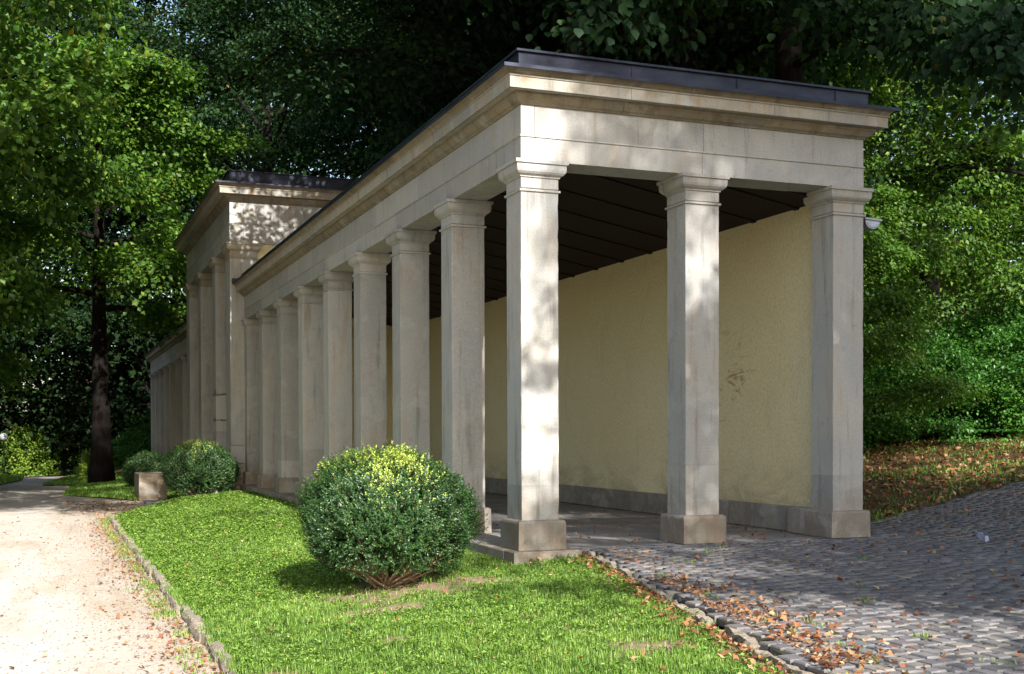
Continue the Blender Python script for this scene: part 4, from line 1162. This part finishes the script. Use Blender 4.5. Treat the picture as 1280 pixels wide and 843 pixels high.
x = rng.uniform(4.6, 19, n); y = rng.uniform(.6, 13, n)
ok = (y > np.interp(x, [4.4, 5.3, 9.4, 15.5, 20], [.5, 1.5, 2.9, 4.2, 5.2])) & (rng.uniform(0, 1, n) < .25 + .75*(np.sin(x*1.1)*np.sin(y*.9+1) > .0)); x, y = x[ok], y[ok]
v, f, t = blades(x, y, lambda a_, b_: back_z(a_, b_)-.07, .065*rng.uniform(.5, 1.3, len(x)), np.full(len(x), .018), rng.uniform(0, .7, len(x)))
g = link('bank_grass', npmesh('bank_grass', v, f, {'tone': t}), M['grass']); props(g, 'sparse grass on the leaf-strewn bank', None, None, 'stuff')

# crumpled paper on the cobbles
mb = MB(); rr = random.Random(5); vs = []
for i in range(4):
    for j in range(4): vs.append((i*.05-.075+rr.uniform(-.012, .012), j*.04-.06, rr.uniform(0, .05) + .05*abs(i-1.5)/1.5))
fs = [(i*4+j, i*4+j+1, i*4+j+5, i*4+j+4) for i in range(3) for j in range(3)]
mb.add(vs, fs); o = mb.build('paper_scrap', M['paper'], loc=(4.85, -1.26, .03)); o.rotation_euler = (.5, .2, .4)
sol = o.modifiers.new('thickness', 'SOLIDIFY'); sol.thickness = .002
props(o, 'crumpled pale blue paper scrap lying on the cobbles at the right', 'litter')

# two walkers far down the path
def walker(x, y, z, rz, top, legs, label):
    e = empty('person', (x, y, z), rz); props(e, label, 'person', 'people far down the path')
    J = [((0, 0, .95), .15), ((0, 0, 1.15), .14), ((0, 0, 1.38), .17), ((0, 0, 1.50), .06), ((0, .01, 1.60), .10), ((0, .01, 1.72), .08)]
    ed = [(0, 1), (1, 2), (2, 3), (3, 4), (4, 5)]
    for sd in (-1, 1):
        b = len(J); J += [((sd*.10, 0, .85), .10), ((sd*.10, -.10*sd, .48), .07), ((sd*.10, -.16*sd+.05, .08), .045), ((sd*.10, -.16*sd-.12, .04), .04)]
        ed += [(0, b), (b, b+1), (b+1, b+2), (b+2, b+3)]
        b = len(J); J += [((sd*.20, 0, 1.38), .07), ((sd*.26, .08*sd, 1.10), .05), ((sd*.27, .02*sd-.1, .86), .035), ((sd*.27, .02*sd-.13, .76), .035)]
        ed += [(2, b), (b, b+1), (b+1, b+2), (b+2, b+3)]
    me = bpy.data.meshes.new('body'); me.from_pydata([j[0] for j in J], ed, []); me.update()
    o = link('body', me, legs, e)
    sk = o.modifiers.new('skin', 'SKIN')
    for i, j in enumerate(J): me.skin_vertices[0].data[i].radius = (j[1], j[1]*.8)
    me.skin_vertices[0].data[0].use_root = True
    o.modifiers.new('sub', 'SUBSURF').levels = 1
    a = MB(); a.lathe([(.02, .92), (.19, .92), (.175, 1.15), (.215, 1.38), (.09, 1.50), (.07, 1.50)], 12); a.build('jacket', top, e, True)
    a = MB(); a.lathe([(.001, 1.80), (.07, 1.78), (.105, 1.70), (.11, 1.62)], 10, (0, .015)); a.build('hair', M['lamp_dark'], e, True)
walker(-3.66, 71, -2.34, .3, plain('blue_jacket', (.10, .14, .30), .8), plain('dark_trousers', (.06, .07, .12), .8), 'distant person in a bluish jacket walking down the path')
walker(-3.2, 72.5, -2.52, -.4, plain('white_shirt', (.6, .55, .5), .8), plain('grey_trousers', (.2, .18, .17), .8), 'distant person in a pale top beside the trunk of the maple')

n = 5200
y = rng.uniform(-7.5, 12, n); x = -3.5 - rng.exponential(.9, n); kp = x > -6.3; x, y = x[kp], y[kp]; n = len(x)
rad_ = rng.uniform(.003, .011, n)[:, None]
dirs = np.array([[1, 0, 0], [0, 1, 0], [-1, 0, 0], [0, -1, 0], [0, 0, .8], [0, 0, -.5]])
C0 = np.stack([x, y, path_z(x, y) + .002], -1)
V = (C0[:, None, :] + dirs[None]*rad_[:, None, :]*rng.uniform(.6, 1.3, (n, 6, 1))).reshape(-1, 3)
tri = np.array([[0, 1, 4], [1, 2, 4], [2, 3, 4], [3, 0, 4], [1, 0, 5], [2, 1, 5], [3, 2, 5], [0, 3, 5]])
F = (tri[None] + (np.arange(n)*6)[:, None, None]).reshape(-1, 3)
g = link('loose_gravel', npmesh('loose_gravel', V, F), M['edging']); props(g, 'loose stones lying on the gravel path', None, None, 'stuff')
